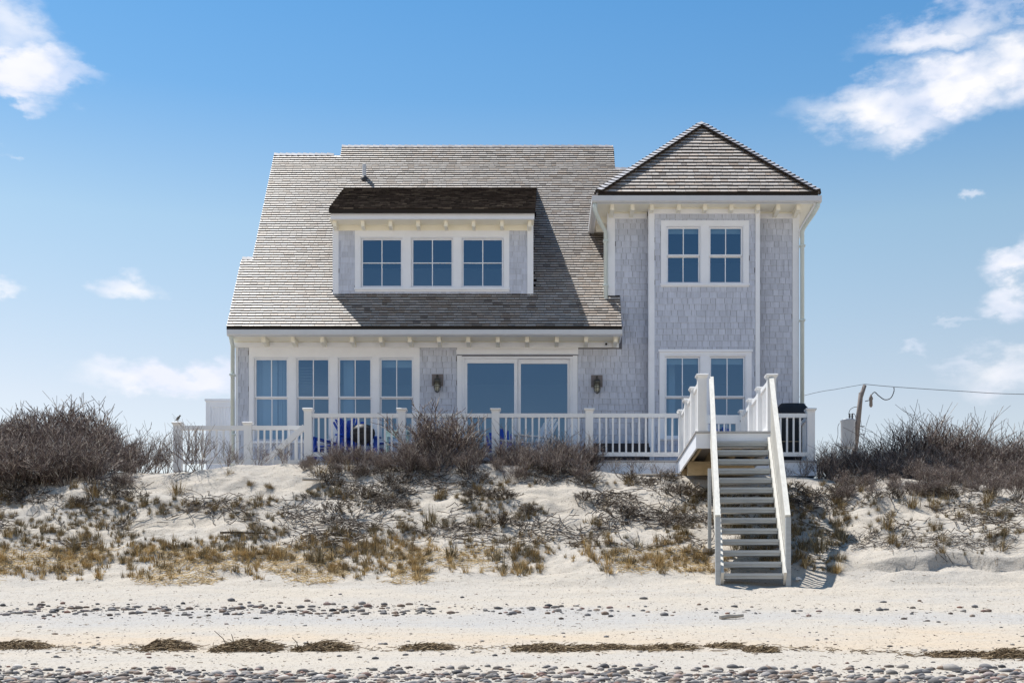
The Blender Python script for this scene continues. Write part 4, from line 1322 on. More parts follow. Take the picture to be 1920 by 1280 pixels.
# ------------------------------------------------------------------ utility pole, 60 m away
PY = 60.
def up(px, py): return Vector((wx(px, PY), PY, wz(py, PY)))
gb_ = float(height(wx(1560, PY), PY))
foot = up(1560, 1130)
t = thing('utility_pole', (foot.x, PY, gb_), 'leaning weathered wooden utility pole with splintered top behind the right thicket', 'utility pole')
MB().tube([foot, up(1605, 830), up(1613.5, 745), up(1621.5, 722)], .14, 10, .085).build('pole', M_pole, t, True)
MB().tube([up(1606, 830) + Vector((-.1, -.1, 0)), up(1614.5, 737) + Vector((-.06, -.1, 0))], .09, 8, .07).build('splice_timber', M_pole, t, True)
MB().tube([up(1622, 752), up(1631, 750)], .02, 6).build('bracket', M_wire, t)
MB().lathe(up(1633, 750).x, PY, [(.04, up(0, 763).z), (.08, up(0, 760).z), (.07, up(0, 750).z), (.1, up(0, 747).z), (.06, up(0, 743).z), (.02, up(0, 739).z)], 10).build('fuse_cutout', M_pole, t, True)
cn = up(1587, 0)
can = MB().lathe(cn.x, PY - .3, [(.30, up(0, 842).z), (.32, up(0, 838).z), (.32, up(0, 794).z), (.35, up(0, 792).z), (.35, up(0, 790).z), (.2, up(0, 788).z)], 20).build('transformer', M_can, t, True)
for px in (1590, 1595):
    xx = up(px, 0).x
    MB().lathe(xx, PY - .3, [(.03, up(0, 790).z), (.055, up(0, 787).z), (.03, up(0, 785).z), (.055, up(0, 783).z), (.03, up(0, 781).z), (.05, up(0, 779).z), (.02, up(0, 777).z)], 8).build('insulator', M_wire, t, True)


def curve_pts(pts, n=8):
    out = []; P_ = [pts[0]] + pts + [pts[-1]]
    for i in range(1, len(P_) - 2):
        for k in range(n):
            u_ = k / n; a, b, c, d = P_[i - 1], P_[i], P_[i + 1], P_[i + 2]
            out.append(.5 * ((2 * b) + (c - a) * u_ + (2 * a - 5 * b + 4 * c - d) * u_ ** 2 + (3 * b - a - 3 * c + d) * u_ ** 3))
    out.append(pts[-1]); return out


MB().tube(curve_pts([up(1634, 740), up(1640, 735), up(1648, 742), up(1659, 749), up(1670, 746), up(1676, 734), up(1676, 726)]), .022, 6).build('jumper_wire', M_wire, t)
MB().tube(curve_pts([up(1591, 777), up(1594, 768), up(1602, 763), up(1611, 763)]), .014, 5).build('jumper_wire', M_wire, t)
MB().tube(curve_pts([up(1596, 777), up(1600, 775), up(1604, 780), up(1605, 795)]), .014, 5).build('jumper_wire', M_wire, t)
MB().tube(curve_pts([up(1574, 793), up(1571, 800), up(1571, 815), up(1568, 830), up(1568, 850)]), .012, 5).build('service_cable', M_wire, t)
for py in (799, 814):
    MB().box(up(1599, 0).x, up(1621, 0).x, PY - .02, PY + .02, up(0, py + .6).z, up(0, py - .6).z).build('crossbolt', M_wire, t)
wl = MB().tube(curve_pts([up(1100, 850), up(1300, 800), up(1505, 742), up(1570, 729), up(1621, 720)]), .010, 5)
tag(wl.build('power_line', M_wire), 'thin power line sagging from the pole top down behind the house', 'power line')
wr_ = MB().tube(curve_pts([up(1621, 720), up(1676, 725), up(1800, 733), up(1925, 739), up(2300, 744), up(2700, 730)]), .013, 5)
tag(wr_.build('power_line', M_wire), 'thin power line running from the pole top to the right edge', 'power line')


# ------------------------------------------------------------------ vegetation
def prisms(segs):
    """segs: (p0, p1, r0, r1) rows -> three sided twigs"""
    A = np.array([s[0] for s in segs]); B = np.array([s[1] for s in segs]); r0 = np.array([s[2] for s in segs])[:, None]; r1 = np.array([s[3] for s in segs])[:, None]
    d = B - A; d /= np.maximum(np.linalg.norm(d, axis=1, keepdims=True), 1e-9)
    ref = np.where(np.abs(d[:, 2:3]) > .9, np.array([[1., 0, 0]]), np.array([[0, 0, 1.]]))
    s = np.cross(d, ref); s /= np.linalg.norm(s, axis=1, keepdims=True); u = np.cross(s, d)
    V = []
    for P_, r in ((A, r0), (B, r1)):
        for k in range(3):
            a = 2.0944 * k; V.append(P_ + (s * math.cos(a) + u * math.sin(a)) * r)
    V = np.stack(V, 1); n = len(segs)
    base = np.arange(n)[:, None] * 6
    F = np.concatenate([base + np.array([[k, (k + 1) % 3, (k + 1) % 3 + 3, k + 3]]) for k in range(3)], 0)
    return V.reshape(-1, 3), F


def shrub_mesh(name, seed, h, spread, stems, kids=(5, 5, 4), r=.009, m=M_twig, upward=.5, tw=.0026):
    rr = random.Random(seed); segs = []

    def grow_(p, d, L_, rad, lvl):
        n = 3 if lvl < 2 else 2
        pts = [p]
        for k in range(n):
            d = (d + Vector((rr.gauss(0, .16), rr.gauss(0, .16), rr.gauss(0, .10) + upward * .12))).normalized()
            q = pts[-1] + d * (L_ / n); ra = max(tw, rad * (1 - .35 * k / n)); rb = max(tw * .8, rad * (1 - .35 * (k + 1) / n))
            segs.append((tuple(pts[-1]), tuple(q), ra, rb)); pts.append(q)
        if lvl < len(kids):
            for c in range(kids[lvl]):
                t_ = rr.uniform(.3, 1.0) * n; i = min(n - 1, int(t_)); b = pts[i].lerp(pts[i + 1], t_ - i)
                a = rr.uniform(0, 6.283); side = Vector((math.cos(a), math.sin(a), rr.uniform(-.1, .6)))
                nd = (d * .75 + side * rr.uniform(.4, .95)).normalized()
                grow_(b, nd, L_ * rr.uniform(.45, .72), rad * .55, lvl + 1)
    for k in range(stems):
        a = rr.uniform(0, 6.283); lean = rr.uniform(0, spread)
        d = Vector((math.cos(a) * lean, math.sin(a) * lean, 1)).normalized()
        b = Vector((math.cos(a) * lean * .12 * h, math.sin(a) * lean * .12 * h, -.05))
        grow_(b, d, h * rr.uniform(.45, .62), r * rr.uniform(.7, 1.2), 0)
    V, F = prisms(segs)
    s = h / max(np.percentile(V[:, 2], 99.5), .01)
    V = V * s
    return mesh_np(name, V, F, m)


dense = [shrub_mesh('shrub', 100 + k, 1.0, 1.1, 13, (5, 5, 3), .011, upward=.35, tw=.0036) for k in range(8)]
sparse = [shrub_mesh('bare_shrub', 200 + k, 1.0, .8, 9, (5, 3), .008, upward=.7) for k in range(5)]
low = [shrub_mesh('low_brush', 300 + k, .6, 2.1, 11, (5, 4), .014, M_brush, upward=.05, tw=.006) for k in range(6)]


def put(name, me, px=None, py=None, X=None, Y=None, s=1.0, label='', cat='', group='', rot=None, sink=.02, zs=1.0, lab=None):
    if X is None:
        q = hit(px, py)
        if q is None: return None
        X, Y, Z = q
    else:
        Z = float(height(X, Y))
    o = link(name, me)
    o.location = (X, Y, Z - sink)
    o.rotation_euler = (R.uniform(-.08, .08), R.uniform(-.08, .08), R.uniform(0, 6.28) if rot is None else rot)
    o.scale = (s, s, s * zs)
    if lab: label = lab(X, Y)
    return tag(o, label, cat, group)


def by_top(px, D, pytop):
    x = wx(px, D); g = float(height(x, D)); return x, D, max(.2, wz(pytop, D) - g)


def thk(X, Y):
    px = CX + FOC * X / Y
    row = ', back row' if Y > 25.3 else ', middle rows' if Y > 24.1 else ', front edge'
    col = (', by the picture edge' if px < 60 else ', under its highest crown' if px < 160 else ', on its side toward the fence') if px < 900 else \
        (', nearest the utility pole' if px < 1660 else ', in its middle part' if px < 1800 else ', by the picture edge')
    return row + col


# left thicket: crown line measured on the photograph
def skyline(xs, ys_, x): return float(np.interp(x, xs, ys_))


LEFT = ([-60, 20, 60, 120, 150, 180, 215, 240, 262], [765, 760, 748, 746, 752, 765, 800, 815, 838])
LL = 'dense bare twiggy shrub in the tall thicket at the left edge'
for D in (26.2, 25.3, 24.5, 23.9):
    px = -70 + R.uniform(0, 20)
    while px < 268:
        t_ = skyline(*LEFT, px) + (25.9 - D) * 26 + R.uniform(-5, 16)
        x, y, h_ = by_top(px, D + R.uniform(-.2, .2), t_)
        if h_ > .25:
            put('bare_shrub', R.choice(sparse), X=x + .1, Y=y, s=h_ * .88, lab=lambda X, Y: 'open bare shrub in the left thicket' + thk(X, Y), cat='shrub', group='open shrubs of the left thicket')
            put('shrub', R.choice(dense), X=x, Y=y, s=h_ * R.uniform(.72, 1.0), lab=lambda X, Y: 'dense bare shrub in the left thicket' + thk(X, Y), cat='shrub', group='bare shrubs of the left thicket', zs=1.0)
        px += 47 + R.uniform(-10, 14)
RIGHT = ([1548, 1580, 1620, 1680, 1740, 1800, 1860, 1900, 1980, 2060], [850, 822, 822, 812, 800, 806, 802, 796, 800, 800])
for D in (26.1, 25.2, 24.4, 23.6, 22.9):
    px = 1550 + (26.2 - D) * 6 + R.uniform(0, 20)
    while px < 2010:
        t_ = skyline(*RIGHT, px) + (26.0 - D) * 25 + R.uniform(-6, 14)
        x, y, h_ = by_top(px, D + R.uniform(-.2, .2), t_)
        if h_ > .22:
            put('bare_shrub', R.choice(sparse), X=x + .1, Y=y, s=h_ * .94, lab=lambda X, Y: 'open bare shrub in the right thicket' + thk(X, Y), cat='shrub', group='open shrubs of the right thicket')
            put('shrub', R.choice(dense), X=x, Y=y, s=h_ * R.uniform(.75, .95), lab=lambda X, Y: 'dense bare shrub in the right thicket' + thk(X, Y), cat='shrub', group='bare shrubs of the right thicket')
        px += 47 + R.uniform(-10, 14)
for k, px in enumerate((1552, 1566, 1580, 1594, 1608, 1628)):
    x, y, h_ = by_top(px, 25.3, (842, 828, 838, 822, 836, 815)[k])
    put('bare_shrub', R.choice(sparse), X=x, Y=y, s=h_ * 1.05, label='open bare shrub in front of the utility pole and transformer', cat='shrub', group='open shrubs before the utility pole')
for k in range(12):
    px = R.uniform(1640, 1920); x, y, h_ = by_top(px, 25.8, R.uniform(775, 792))
    put('bare_shrub', R.choice(sparse), X=x, Y=y, s=h_, label='thin whippy shrub rising above the right thicket', cat='shrub', group='whippy shrubs above the right thicket')
def baylab(X, Y):
    px = CX + FOC * X / Y
    a = ('by the deck corner post' if px < 620 else 'before the blue deck chairs' if px < 715 else 'by the second railing post' if px < 785 else 'below the left wall lamp' if px < 860 else
         'left of the third railing post' if px < 925 else 'right of the third railing post' if px < 985 else 'before the right door panel' if px < 1050 else 'by the fourth railing post')
    return a + (', behind' if Y > 24.55 else ', middle row' if Y > 24.15 else ', in front')


MID = ([565, 600, 640, 690, 740, 770, 800, 832, 870, 905, 930, 960, 1000, 1040, 1080, 1110, 1130], [868, 826, 822, 815, 815, 792, 782, 770, 782, 812, 818, 800, 790, 788, 800, 818, 858])
ML = 'bare twiggy shrub growing on the dune crest before the deck railing'
for D in (24.75, 24.35, 24.0):
    px = 575 + R.uniform(0, 12)
    while px < 1122:
        t_ = skyline(*MID, px) + (24.75 - D) * 42 + R.uniform(-2, 18)
        x, y, h_ = by_top(px, D + R.uniform(-.12, .12), t_)
        bay = 'below the leftmost railing bay' if px < 753 else 'below the left wall lamp' if px < 929 else 'before the glass door'
        if h_ > .18:
            put('shrub', R.choice(dense), X=x, Y=y, s=max(.22, h_ - (R.uniform(.12, .34) if px > 765 else R.uniform(-.05, .1))), lab=lambda X, Y: 'bushy bare shrub on the crest ' + baylab(X, Y), cat='shrub', group='bare shrubs before the deck', zs=1.0)
            put('bare_shrub', R.choice(sparse), X=x + R.uniform(-.1, .1), Y=y, s=h_ * 1.04, lab=lambda X, Y: 'taller open bare shrub on the crest ' + baylab(X, Y), cat='shrub', group='open bare shrubs before the deck')
            put('bare_shrub', R.choice(sparse), X=x + R.uniform(-.25, .25), Y=y - .1, s=h_ * R.uniform(.75, .95), lab=lambda X, Y: 'taller open bare shrub on the crest ' + baylab(X, Y), cat='shrub', group='open bare shrubs before the deck')
        px += 50 + R.uniform(-10, 14)
x, y, h_ = by_top(832, 24.5, 758)
put('shrub', dense[2], X=x, Y=y, s=h_, label='tallest bare shrub before the deck, reaching over the rail below the left lamp', cat='shrub')
for px, tp in ((290, 812), (312, 822), (258, 800)):
    x, y, h_ = by_top(px, 25.2, tp)
    put('bare_shrub', R.choice(sparse), X=x, Y=y, s=h_ * 1.05, label='thin bare shrub on the crest between the left thicket and the fence', cat='shrub', group='thin shrubs left of the fence')
for px, tp, lb in ((345, 800, 'thin bare shrub before the leftmost fence post'), (372, 798, 'spreading bare shrub before the left fence bay'),
                   (428, 822, 'bare shrub before the middle of the left fence bay'), (445, 845, 'lowest bare shrub before the left fence bay'),
                   (484, 826, 'bare shrub just right of the second fence post'), (532, 822, 'bare shrub before the sloping handrail')):
    x, y, h_ = by_top(px, 24.45, tp)
    put('bare_shrub', R.choice(sparse), X=x, Y=y, s=h_ * 1.05, label=lb, cat='shrub', group='bare shrubs before the fence')
for px, tp in ((1150, 855), (1190, 850), (1232, 862), (1262, 870), (1508, 850), (1535, 838), (1556, 830), (1478, 868)):
    x, y, h_ = by_top(px, 24.6, tp)
    put('bare_shrub', R.choice(sparse), X=x, Y=y, s=h_ * 1.05, label='thin bare shrub before the white deck fascia near the stairs', cat='shrub', group='thin shrubs by the stairs')

# tangles of dead brush on the slope
BL = 'low tangle of dead grey brush on the dune slope'


def zone(X, Y):
    px = CX + FOC * X / Y
    a = ('beneath the left thicket' if px < 250 else 'below the low fence' if px < 560 else 'below the leftmost deck railing bay' if px < 753 else 'below the left wall lamp' if px < 900 else
         'below the sliding door' if px < 1085 else 'below the right wall lamp' if px < 1230 else 'beside the landing' if px < 1340 else 'just right of the stairs' if px < 1640 else 'beneath the right thicket')
    return a + (', high on the dune' if Y > 23.4 else ', halfway up the dune' if Y > 22.2 else ', low on the dune')
for k in range(92):
    px = R.uniform(560, 1300) if k < 50 else R.choice([R.uniform(-20, 240), R.uniform(1490, 1930)])
    py = 880 + abs(R.gauss(0, 55)) if k < 50 else R.uniform(900, 950)
    if py > 1010: continue
    put('brush_tangle', R.choice(low), px, py, s=R.uniform(.28, .6), lab=lambda X, Y: 'dead grey brush tangle ' + zone(X, Y), cat='brush', group='dead brush on the dune slope', zs=R.uniform(.5, .8))


def tuft_geo(seed, n, h, spread, w=.006, droop=.6):
    rr = random.Random(seed); V = []; F = []
    for k in range(n):
        a = rr.uniform(0, 6.283); rad = abs(rr.gauss(0, .35)) * .16 * spread; b = Vector((math.cos(a) * rad, math.sin(a) * rad, -.03))
        aa = a + rr.gauss(0, .7); lean = abs(rr.gauss(0, .45)) * spread; hh = h * rr.uniform(.45, 1.0)
        d = Vector((math.cos(aa) * lean, math.sin(aa) * lean, 1)).normalized()
        side = Vector((-math.sin(aa + rr.uniform(-1, 1)), math.cos(aa), 0)) * w * rr.uniform(.6, 1.2)
        p = b; i0 = len(V); V += [p - side, p + side]
        for s in range(1, 4):
            d = (d + Vector((math.cos(aa), math.sin(aa), -droop)) * .16 * s * lean).normalized()
            p = p + d * hh / 3
            ww = side * (1 - s / 3.3)
            V += [p - ww, p + ww]; j = i0 + s * 2
            F.append((j - 2, j - 1, j + 1, j))
    return np.array([tuple(v) for v in V]), np.array(F)


TG = [tuft_geo(400 + k, 80, .36, 1.0) for k in range(4)] + [tuft_geo(450 + k, 26, .24, .55, .008, .2) for k in range(3)]
MG = [mesh_np('grass_tuft', V, F, M_grass) for V, F in TG] ; MGd = [mesh_np('grass_tuft', V, F, M_grassd) for V, F in TG]; MGs = [mesh_np('grass_tuft', V, F, M_straw) for V, F in TG]
big = [(332, 925, 1.5, 1, 'big tawny grass tuft on the bare sand below the fence'), (430, 888, .7, 1, 'small upright grass tuft on bare sand below the second fence post'),
       (447, 868, .5, 1, 'little yellow grass tuft on the crest by the second fence post'), (805, 985, 1.5, 0, 'large arching grass tuft in the middle of the slope'),
       (900, 990, 1.3, 0, 'upright grass tuft right of the large arching one'), (597, 1050, 1.5, 0, 'large grey-brown grass tuft at the dune foot below the deck corner'),
       (848, 1045, 1.4, 0, 'wide brown grass tuft at the dune foot mid-picture'), (930, 1050, 1.3, 0, 'brown grass tuft next to the wide one at the dune foot'),
       (1235, 1060, 1.3, 2, 'bright golden grass tuft left of the stair foot'), (1140, 1058, 1.0, 2, 'golden grass tuft further left of the stair foot'),
       (1215, 1048, 1.0, 2, 'golden grass tuft behind the bright one by the stairs'), (1540, 1035, 1.9, 0, 'large green-brown grass clump right of the stairs'),
       (1505, 1030, 1.6, 0, 'green-brown grass clump hugging the stair railing'), (1580, 1015, 1.4, 0, 'green-brown grass clump above the sand scarp'),
       (1665, 990, 1.4, 1, 'olive grass tuft on the right slope below the thicket'), (1710, 950, 1.4, 1, 'olive grass tuft at the thicket edge'),
       (1750, 953, 1.3, 1, 'second olive grass tuft at the thicket edge'), (1850, 940, 1.2, 1, 'rusty grass tuft under the right thicket'),
       (1880, 1030, 1.0, 1, 'grass tuft at the right end of the scarp'), (180, 930, 1.5, 1, 'pale grass tuft in front of the left thicket'),
       (85, 905, 1.5, 1, 'pale grass tuft under the left thicket'), (35, 1000, 1.3, 0, 'grey-green grass tuft at the far left of the slope'),
       (140, 1030, 1.1, 0, 'grey-green grass tuft at the left dune foot'), (1400, 1035, 1.5, 0, 'grass clump seen through the stair treads'),
       (1430, 1010, 1.5, 0, 'grass clump behind the right half of the stair treads'), (1290, 925, 1.2, 1, 'tangled tan tuft beside the landing'),
       (655, 880, 1.1, 1, 'pale grass tuft at the base of the shrubs left'), (600, 890, 1.5, 1, 'large pale grass tuft below the deck corner post'),
       (985, 880, 1.1, 1, 'pale grass tuft in the middle of the shrubs')]
for k in range(22):
    big.append((R.uniform(1352, 1475), R.uniform(930, 1062), R.uniform(.8, 1.4), R.choice((0, 0, 1)), 'brown grass tuft glimpsed under the beach stairs'))
for px, py, s, kd, lb in big:
    put('grass_tuft', R.choice((MGd, MG, MGs)[kd][:4]), px, py, s=s * .8, label=lb, cat='grass tuft', group='grass tufts on the dune')


def bake(name, geos, places, m, label):
    Vs = []; Fs = []; off = 0
    for (g, X, Y, Z, s, a, zs) in places:
        V, F = geos[g]; c, n_ = math.cos(a), math.sin(a)
        W = np.empty_like(V); W[:, 0] = (V[:, 0] * c - V[:, 1] * n_) * s + X; W[:, 1] = (V[:, 0] * n_ + V[:, 1] * c) * s + Y; W[:, 2] = V[:, 2] * s * zs + Z
        Vs.append(W); Fs.append(F + off); off += len(V)
    o = link(name, mesh_np(name, np.concatenate(Vs), np.concatenate(Fs), m))
    return tag(o, label, None, None, 'stuff')


def scatter(n, fn):
    """fn(rng) -> (px, py, ok) ; returns ground points"""
    out = []; tries = 0
    while len(out) < n and tries < n * 12:
        tries += 1
        q = fn()
        if q is None: continue
        h_ = hit(*q)
        if h_: out.append((*h_, q))
    return out


def clump(px, py, seed, s=70.):
    return float(fbm(np.array(px / s), np.array(py / (s * .38)), 3, seed))


def f_slope():
    px, py = R.uniform(-40, 1960), R.uniform(905, 1075)
    d = clump(px, py, 40)
    lim = -.12
    if 240 < px < 560 and py < 935: lim = .42
    if 560 < px < 1260 and py < 1000: lim = .09
    if px > 1590: lim = .12 if py < 1010 else .5
    if 1470 < px < 1600: lim = -.25
    if py > 1050: lim += .1
    return (px, py) if d > lim else None


pl = {0: [], 1: [], 2: []}
for X, Y, Z, (px, py) in scatter(2300, f_slope):
    g = R.choice([0, 1, 2, 3, 0, 1, 4, 5, 6]); s = .22 + .52 * R.random() ** 2.4 if g < 4 else R.uniform(.4, .85)
    golden = sstep(1000, 1062, py) * (1 - sstep(1300, 1500, px) * .7)
    k = 2 if R.random() < golden * .5 else (0 if R.random() < .38 else 1)
    pl[k].append((g, X, Y, Z, s, R.uniform(0, 6.28), R.uniform(.6, 1.0)))


def f_foot():
    px, py = R.uniform(-40, 1330), R.uniform(1005, 1098)
    if py > 1088 - 22 * sstep(850, 1300, px) : return None
    return (px, py) if clump(px, py, 55) > -.1 else None


for X, Y, Z, (px, py) in scatter(430, f_foot):
    g = R.choice([4, 5, 6, 6]); pl[2 if R.random() < .6 else 1].append((g, X, Y, Z, R.uniform(.4, .95), R.uniform(0, 6.28), R.uniform(.6, 1)))


def f_right():
    px, py = R.uniform(1590, 1960), R.uniform(925, 1040)
    return (px, py) if R.random() < .5 else None


for X, Y, Z, (px, py) in scatter(90, f_right):
    g = R.choice([0, 4, 5, 6]); pl[R.choice((0, 1, 1))].append((g, X, Y, Z, R.uniform(.25, .7), R.uniform(0, 6.28), .9))
bake('dune_grass', TG, pl[1], M_grass, 'tan marram grass scattered over the dune slope')
bake('dune_grass', TG, pl[0], M_grassd, 'dull green-brown marram grass scattered over the dune slope')
bake('dune_grass', TG, pl[2], M_straw, 'golden dry grass stubble along the dune foot')


# litter: thin sticks and straw lying on the sand
def litter(name, pts, m, label, L0, L1, r, rise=.02, segn=3):
    segs = []
    for X, Y, Z, _ in pts:
        a = R.gauss(0, .7) if R.random() < .7 else R.uniform(0, 3.14); L_ = R.uniform(L0, L1)
        x, y = X, Y; p = (x, y, float(height(x, y)) + R.uniform(.0, rise))
        for k in range(segn):
            a += R.gauss(0, .35); x += math.cos(a) * L_ / segn; y += math.sin(a) * L_ / segn
            q = (x, y, float(height(x, y)) + R.uniform(.002, rise)); segs.append((p, q, r, r * .8)); p = q
    V, F = prisms(segs)
    tag(link(name, mesh_np(name, V, F, m)), label, None, None, 'stuff')


def f_brush():
    px, py = R.uniform(-30, 1950), R.uniform(875, 1030)
    lim = .0 if 560 < px < 1300 else .12
    if 240 < px < 560 and py < 930: lim = .42
    if px > 1600 and py > 1000: lim = .4
    return (px, py) if clump(px, py, 71, 60) > lim + .06 else None


def f_scarp():
    return R.uniform(1590, 1900), R.uniform(1008, 1032)


litter('scarp_roots', scatter(260, f_scarp), M_brush, 'dead roots and sticks hanging along the sand scarp', .08, .35, .0045, .06)
litter('dead_brush', scatter(1500, f_brush), M_brush, 'dead grey sticks and roots strewn over the dune slope', .15, .6, .0075, .09)


def f_straw():
    px, py = R.uniform(-30, 1330), R.uniform(1030, 1100)
    if py > 1096 - 24 * sstep(800, 1250, px): return None
    return (px, py) if clump(px, py, 82, 110) > -.02 - .1 * (px < 800) else None


litter('straw_litter', scatter(3400, f_straw), M_straw, 'golden straw lying flat along the dune foot', .06, .24, .0035, .035)


def f_wline():
    px = R.uniform(-20, 1940); return px, 1216 + 12 * sstep(1450, 1750, px) + R.gauss(0, 3)


litter('seaweed_bits', scatter(700, f_wline), M_wrack, 'loose seaweed scraps strewn along the wrack line', .02, .14, .0035, .02, 2)


def f_debris():
    px, py = R.uniform(-20, 1940), R.uniform(870, 1250)
    return (px, py)


litter('beach_litter', scatter(800, f_debris), M_wrack, 'small dark twigs and weed scraps scattered on the sand', .012, .07, .0032, .012, 2)


# ------------------------------------------------------------------ seaweed wracks
def wrack(px0, px1, py, hpx, label, dens=1.0):
    a = hit(px0, py); b = hit(px1, py)
    X0, X1 = a[0], b[0]; Yc = (a[1] + b[1]) / 2; segs = []; n = int(420 * dens * max(.5, (X1 - X0)))
    Hh = hpx / FOC * Yc; dpt = min(.5, .18 + .12 * (X1 - X0))
    for k in range(n):
        u_ = R.uniform(-1, 1); v_ = R.gauss(0, .42)
        x = (X0 + X1) / 2 + u_ * (X1 - X0) / 2; y = Yc + v_ * dpt
        prof = max(0, 1 - abs(u_) ** 2.2) * max(0, 1 - v_ * v_) * (.55 + .9 * abs(float(vnoise(np.array(x * 3.1), np.array(px0 * 1.0), 3)) + .5))
        z = float(height(x, y)) + R.random() ** .8 * Hh * .75 * prof
        ang = R.gauss(0, .9); L_ = R.uniform(.04, .16); dz = R.gauss(.0, .018)
        q = (x + math.cos(ang) * L_, y + math.sin(ang) * L_ * .7, z + dz)
        mid = ((x + q[0]) / 2, (y + q[1]) / 2, (z + q[2]) / 2 + .012)
        segs.append(((x, y, z), mid, .004, .004)); segs.append((mid, q, .004, .002))
    xx = np.linspace(X0 + .05, X1 - .05, 40); zz = height(xx, xx * 0 + Yc) + .012
    for a_, b_, c_, d_ in zip(xx[:-1], xx[1:], zz[:-1], zz[1:]): segs.append(((a_, Yc, c_), (b_ + .01, Yc, d_), .006, .006))
    for a_, c_ in zip(xx, zz):
        segs.append(((a_, Yc - dpt * .55, float(height(a_, Yc - dpt * .55)) + .008), (a_ + R.uniform(-.05, .05), Yc, c_), .005, .006))
        segs.append(((a_, Yc + dpt * .55, float(height(a_, Yc + dpt * .55)) + .008), (a_ + R.uniform(-.05, .05), Yc, c_), .005, .006))
    V, F = prisms(segs); o0 = np.array([(X0 + X1) / 2, Yc, float(height((X0 + X1) / 2, Yc))])
    o = link('seaweed_pile', mesh_np('seaweed_pile', V - o0, F, M_wrack), None, tuple(o0))
    tag(o, label, 'seaweed', 'dried seaweed piles in a line along the beach')


wrack(-60, 88, 1214, 17, 'flat brown seaweed pile cut by the left edge', 1.3)
wrack(266, 356, 1216, 21, 'rounded mound of dried seaweed at the left of the wrack line', 2.2)
wrack(392, 522, 1218, 20, 'ragged seaweed mound with long sticks poking out', 2.0)
wrack(545, 648, 1218, 17, 'low wide seaweed mound right of the ragged one', 1.8)
wrack(748, 838, 1216, 14, 'small seaweed mound on its own mid-left', 1.7)
wrack(955, 1122, 1217, 11, 'long thin seaweed strip in the centre of the beach', 1.5)
wrack(1110, 1180, 1216, 8, 'tiny seaweed scrap between the two long strips', 1.1)
wrack(1190, 1298, 1216, 12, 'seaweed strip below the stair foot, left side', 1.5)
wrack(1325, 1380, 1212, 7, 'short seaweed scrap below the stairs', 1.2)
wrack(1392, 1445, 1220, 9, 'dark seaweed scrap just right of the short one', 1.5)
wrack(1735, 1850, 1229, 9, 'thin trailing seaweed strip toward the right edge', .9)
wrack(1830, 1960, 1231, 16, 'thick seaweed pile at the right edge', 1.7)
for i, pts in enumerate([((430, 1206), (402, 1182)), ((436, 1206), (434, 1188)), ((470, 1208), (498, 1196)), ((560, 1212), (548, 1195))]):
    (a, b), (c, d) = pts; q = hit(a, 1216); x0, y0, z0 = q
    x1, z1 = wx(c, y0 - .1), wz(d, y0 - .1)
    o = MB().tube([(x0, y0, z0 - .02), ((x0 + x1) / 2 + .01, y0 - .04, (z0 + z1) / 2 + .015), (x1, y0 - .1, z1)], .006, 5, .003).build('stick', M_brush)
    tag(o, ['long stick leaning left out of the ragged seaweed mound', 'short upright stick in the ragged seaweed mound', 'stick leaning right out of the ragged seaweed mound', 'stick in the low wide seaweed mound'][i], 'stick')


# ------------------------------------------------------------------ cobbles
def stone_geo(seed, sub=2):
    import bmesh
    bm = bmesh.new(); bmesh.ops.create_icosphere(bm, subdivisions=sub, radius=1.0)
    rr = np.random.RandomState(seed); o = rr.rand(3) * 50
    V = np.array([tuple(v.co) for v in bm.verts]); F = np.array([[v.index for v in f.verts] for f in bm.faces]); bm.free()
    d = 1 + .28 * vnoise(V[:, 0] * 1.1 + o[0], V[:, 1] * 1.1 + V[:, 2] * .9 + o[1], seed) + .12 * vnoise(V[:, 2] * 2.1 + o[2], V[:, 0] * 2.3, seed + 1)
    V = V * d[:, None] * np.array([1, .5 + .35 * rr.rand(), .34 + .28 * rr.rand()])
    return V * .5, F


SG = [stone_geo(600 + k) for k in range(10)]; SM = [mesh_np('cobble', V, F, M_stone, True) for V, F in SG]
SGl = [stone_geo(600 + k, 1) for k in range(10)]


def stones_band(n, y0, y1, dens, s0, s1, power=2.2):
    out = []; tries = 0
    while len(out) < n and tries < n * 20:
        tries += 1
        px, D = R.uniform(-60, 1980), R.uniform(y0, y1)
        if R.random() > dens(px, D): continue
        X = wx(px, D); s = s0 + (s1 - s0) * R.random() ** power
        out.append((X, D, s, px))
    return out


cob = []
for X, Y, s, px in stones_band(3800, 9.7, 11.45, lambda px, D: min(1, max(.0, 1.25 - (D - 10.6) * 1.15 + .9 * float(vnoise(np.array(px / 90.), np.array(D * 3.), 7)))), .018, .115, 3.4):
    cob.append((s, X, Y, 'A'))
for X, Y, s, px in stones_band(950, 15.9, 17.9, lambda px, D: (math.exp(-((D - 16.95) / .5) ** 2)) * (1 if px < 820 else .30 if px < 1150 else .16), .018, .14, 3.2):
    cob.append((s, X, Y, 'B'))
for X, Y, s, px in stones_band(420, 11.4, 18.5, lambda px, D: .25 + .75 * math.exp(-((D - 12.7) / .8) ** 2), .012, .075, 2.5):
    cob.append((s, X, Y, 'C'))
for X, Y, s, px in stones_band(2200, 11.3, 18.6, lambda px, D: .25 + .75 * float(vnoise(np.array(px / 70.), np.array(D * 4.), 9) + .5), .006, .026, 2.0):
    cob.append((s, X, Y, 'C'))
for px, py, s in ((1785, 1255, .17), (1850, 1252, .13), (1212, 1255, .12), (1850, 1261, .14), (1170, 1262, .13), (1885, 1258, .12)):
    q = hit(px, py)
    if q: cob.append((s, q[0], q[1], 'A'))
cob.sort(key=lambda c: -c[0] / c[2])
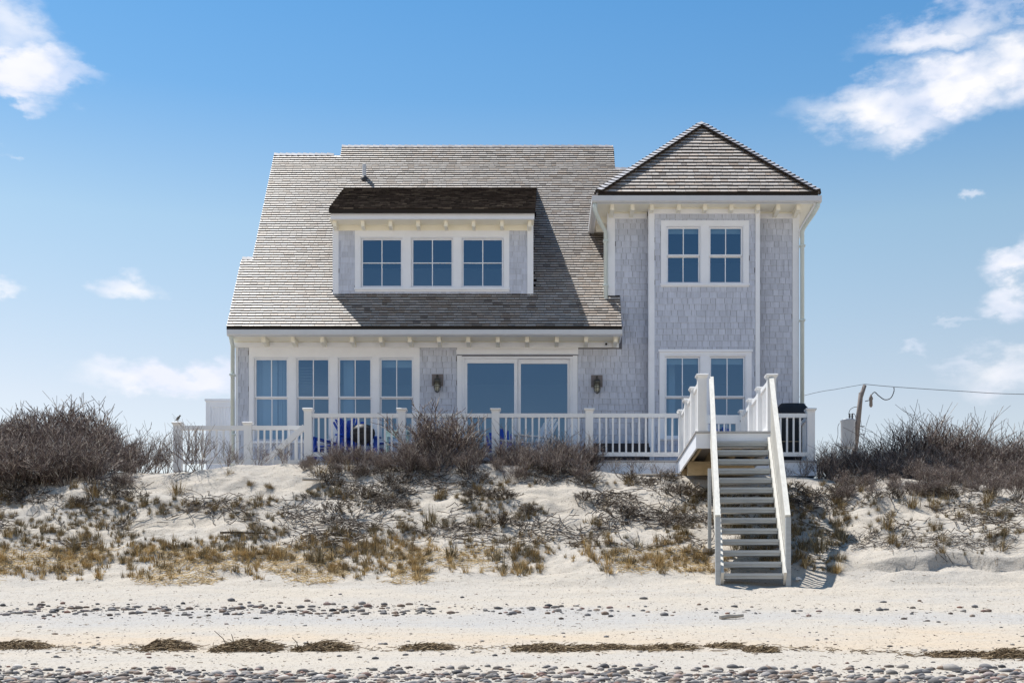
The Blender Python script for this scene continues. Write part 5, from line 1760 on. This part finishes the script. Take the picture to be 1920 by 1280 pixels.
LAB = {'A': ('rounded cobble in the dense shingle band at the bottom edge', 'cobbles of the bottom shingle band'),
       'B': ('flat stone in the scattered band below the dune foot', 'stones of the upper shingle band'),
       'C': ('lone stone on open sand between the two bands', 'lone stones on the open sand')}
small = []
for i, (s, X, Y, kd) in enumerate(cob):
    Z = float(height(X, Y))
    if i < 290:
        k = R.randrange(10); o = link('cobble', SM[k], None, (X, Y, Z + s * .03)); o.scale = (s, s, s)
        o.rotation_euler = (R.uniform(-.15, .15), R.uniform(-.15, .15), R.uniform(-.9, .9)); pq = CX + FOC * X / Y
        side_ = 'left' if pq < 480 else 'left of centre' if pq < 960 else 'right of centre' if pq < 1440 else 'right'
        size_ = 'large' if s > .11 else 'medium' if s > .085 else 'small'
        tag(o, '%s %s, %s stretch' % (size_, LAB[kd][0], side_), 'stone', LAB[kd][1])
    else:
        small.append((R.randrange(10), X, Y, Z + s * .06, s, R.uniform(-.9, .9), R.uniform(.8, 1.1)))
bake('pebbles', SGl, small, M_stone, 'small rounded pebbles strewn over the beach')

# driftwood and boards
def plank_at(px, py, L_, w, h_, ang, label, m=M_drift, tilt=0):
    q = hit(px, py); x, y, z = q
    d = Vector((math.cos(ang), math.sin(ang), tilt)) * L_ / 2
    p = Vector((x, y, z + h_ * .6))
    mb = MB(); pts = [p - d, p - d * .3 + Vector((0, .01, .01)), p + d * .4, p + d]
    mb.tube(pts, w / 2, 7, w / 3)
    tag(mb.build('driftwood', m), label, 'driftwood')


plank_at(1372, 1160, .30, .06, .05, .25, 'pale driftwood chunk on the sand below the stairs', tilt=.12)
plank_at(455, 1003, .7, .035, .04, .1, 'dark driftwood branch lying across the left slope', M_brush)
plank_at(620, 905, 1.0, .05, .05, .35, 'bleached driftwood log under the shrubs at the deck corner')
plank_at(1210, 893, 1.3, .045, .05, -.2, 'bleached driftwood branch on the crest left of the landing')
plank_at(1500, 1087, .28, .05, .02, 1.1, 'white wooden offcut lying by the stair foot', M_rail)
print('TRIS', sum(len(o.data.polygons) for o in bpy.data.objects if o.type == 'MESH' and o.data.users == 1))
for o in bpy.data.objects:
    if '_o' in o: del o['_o']
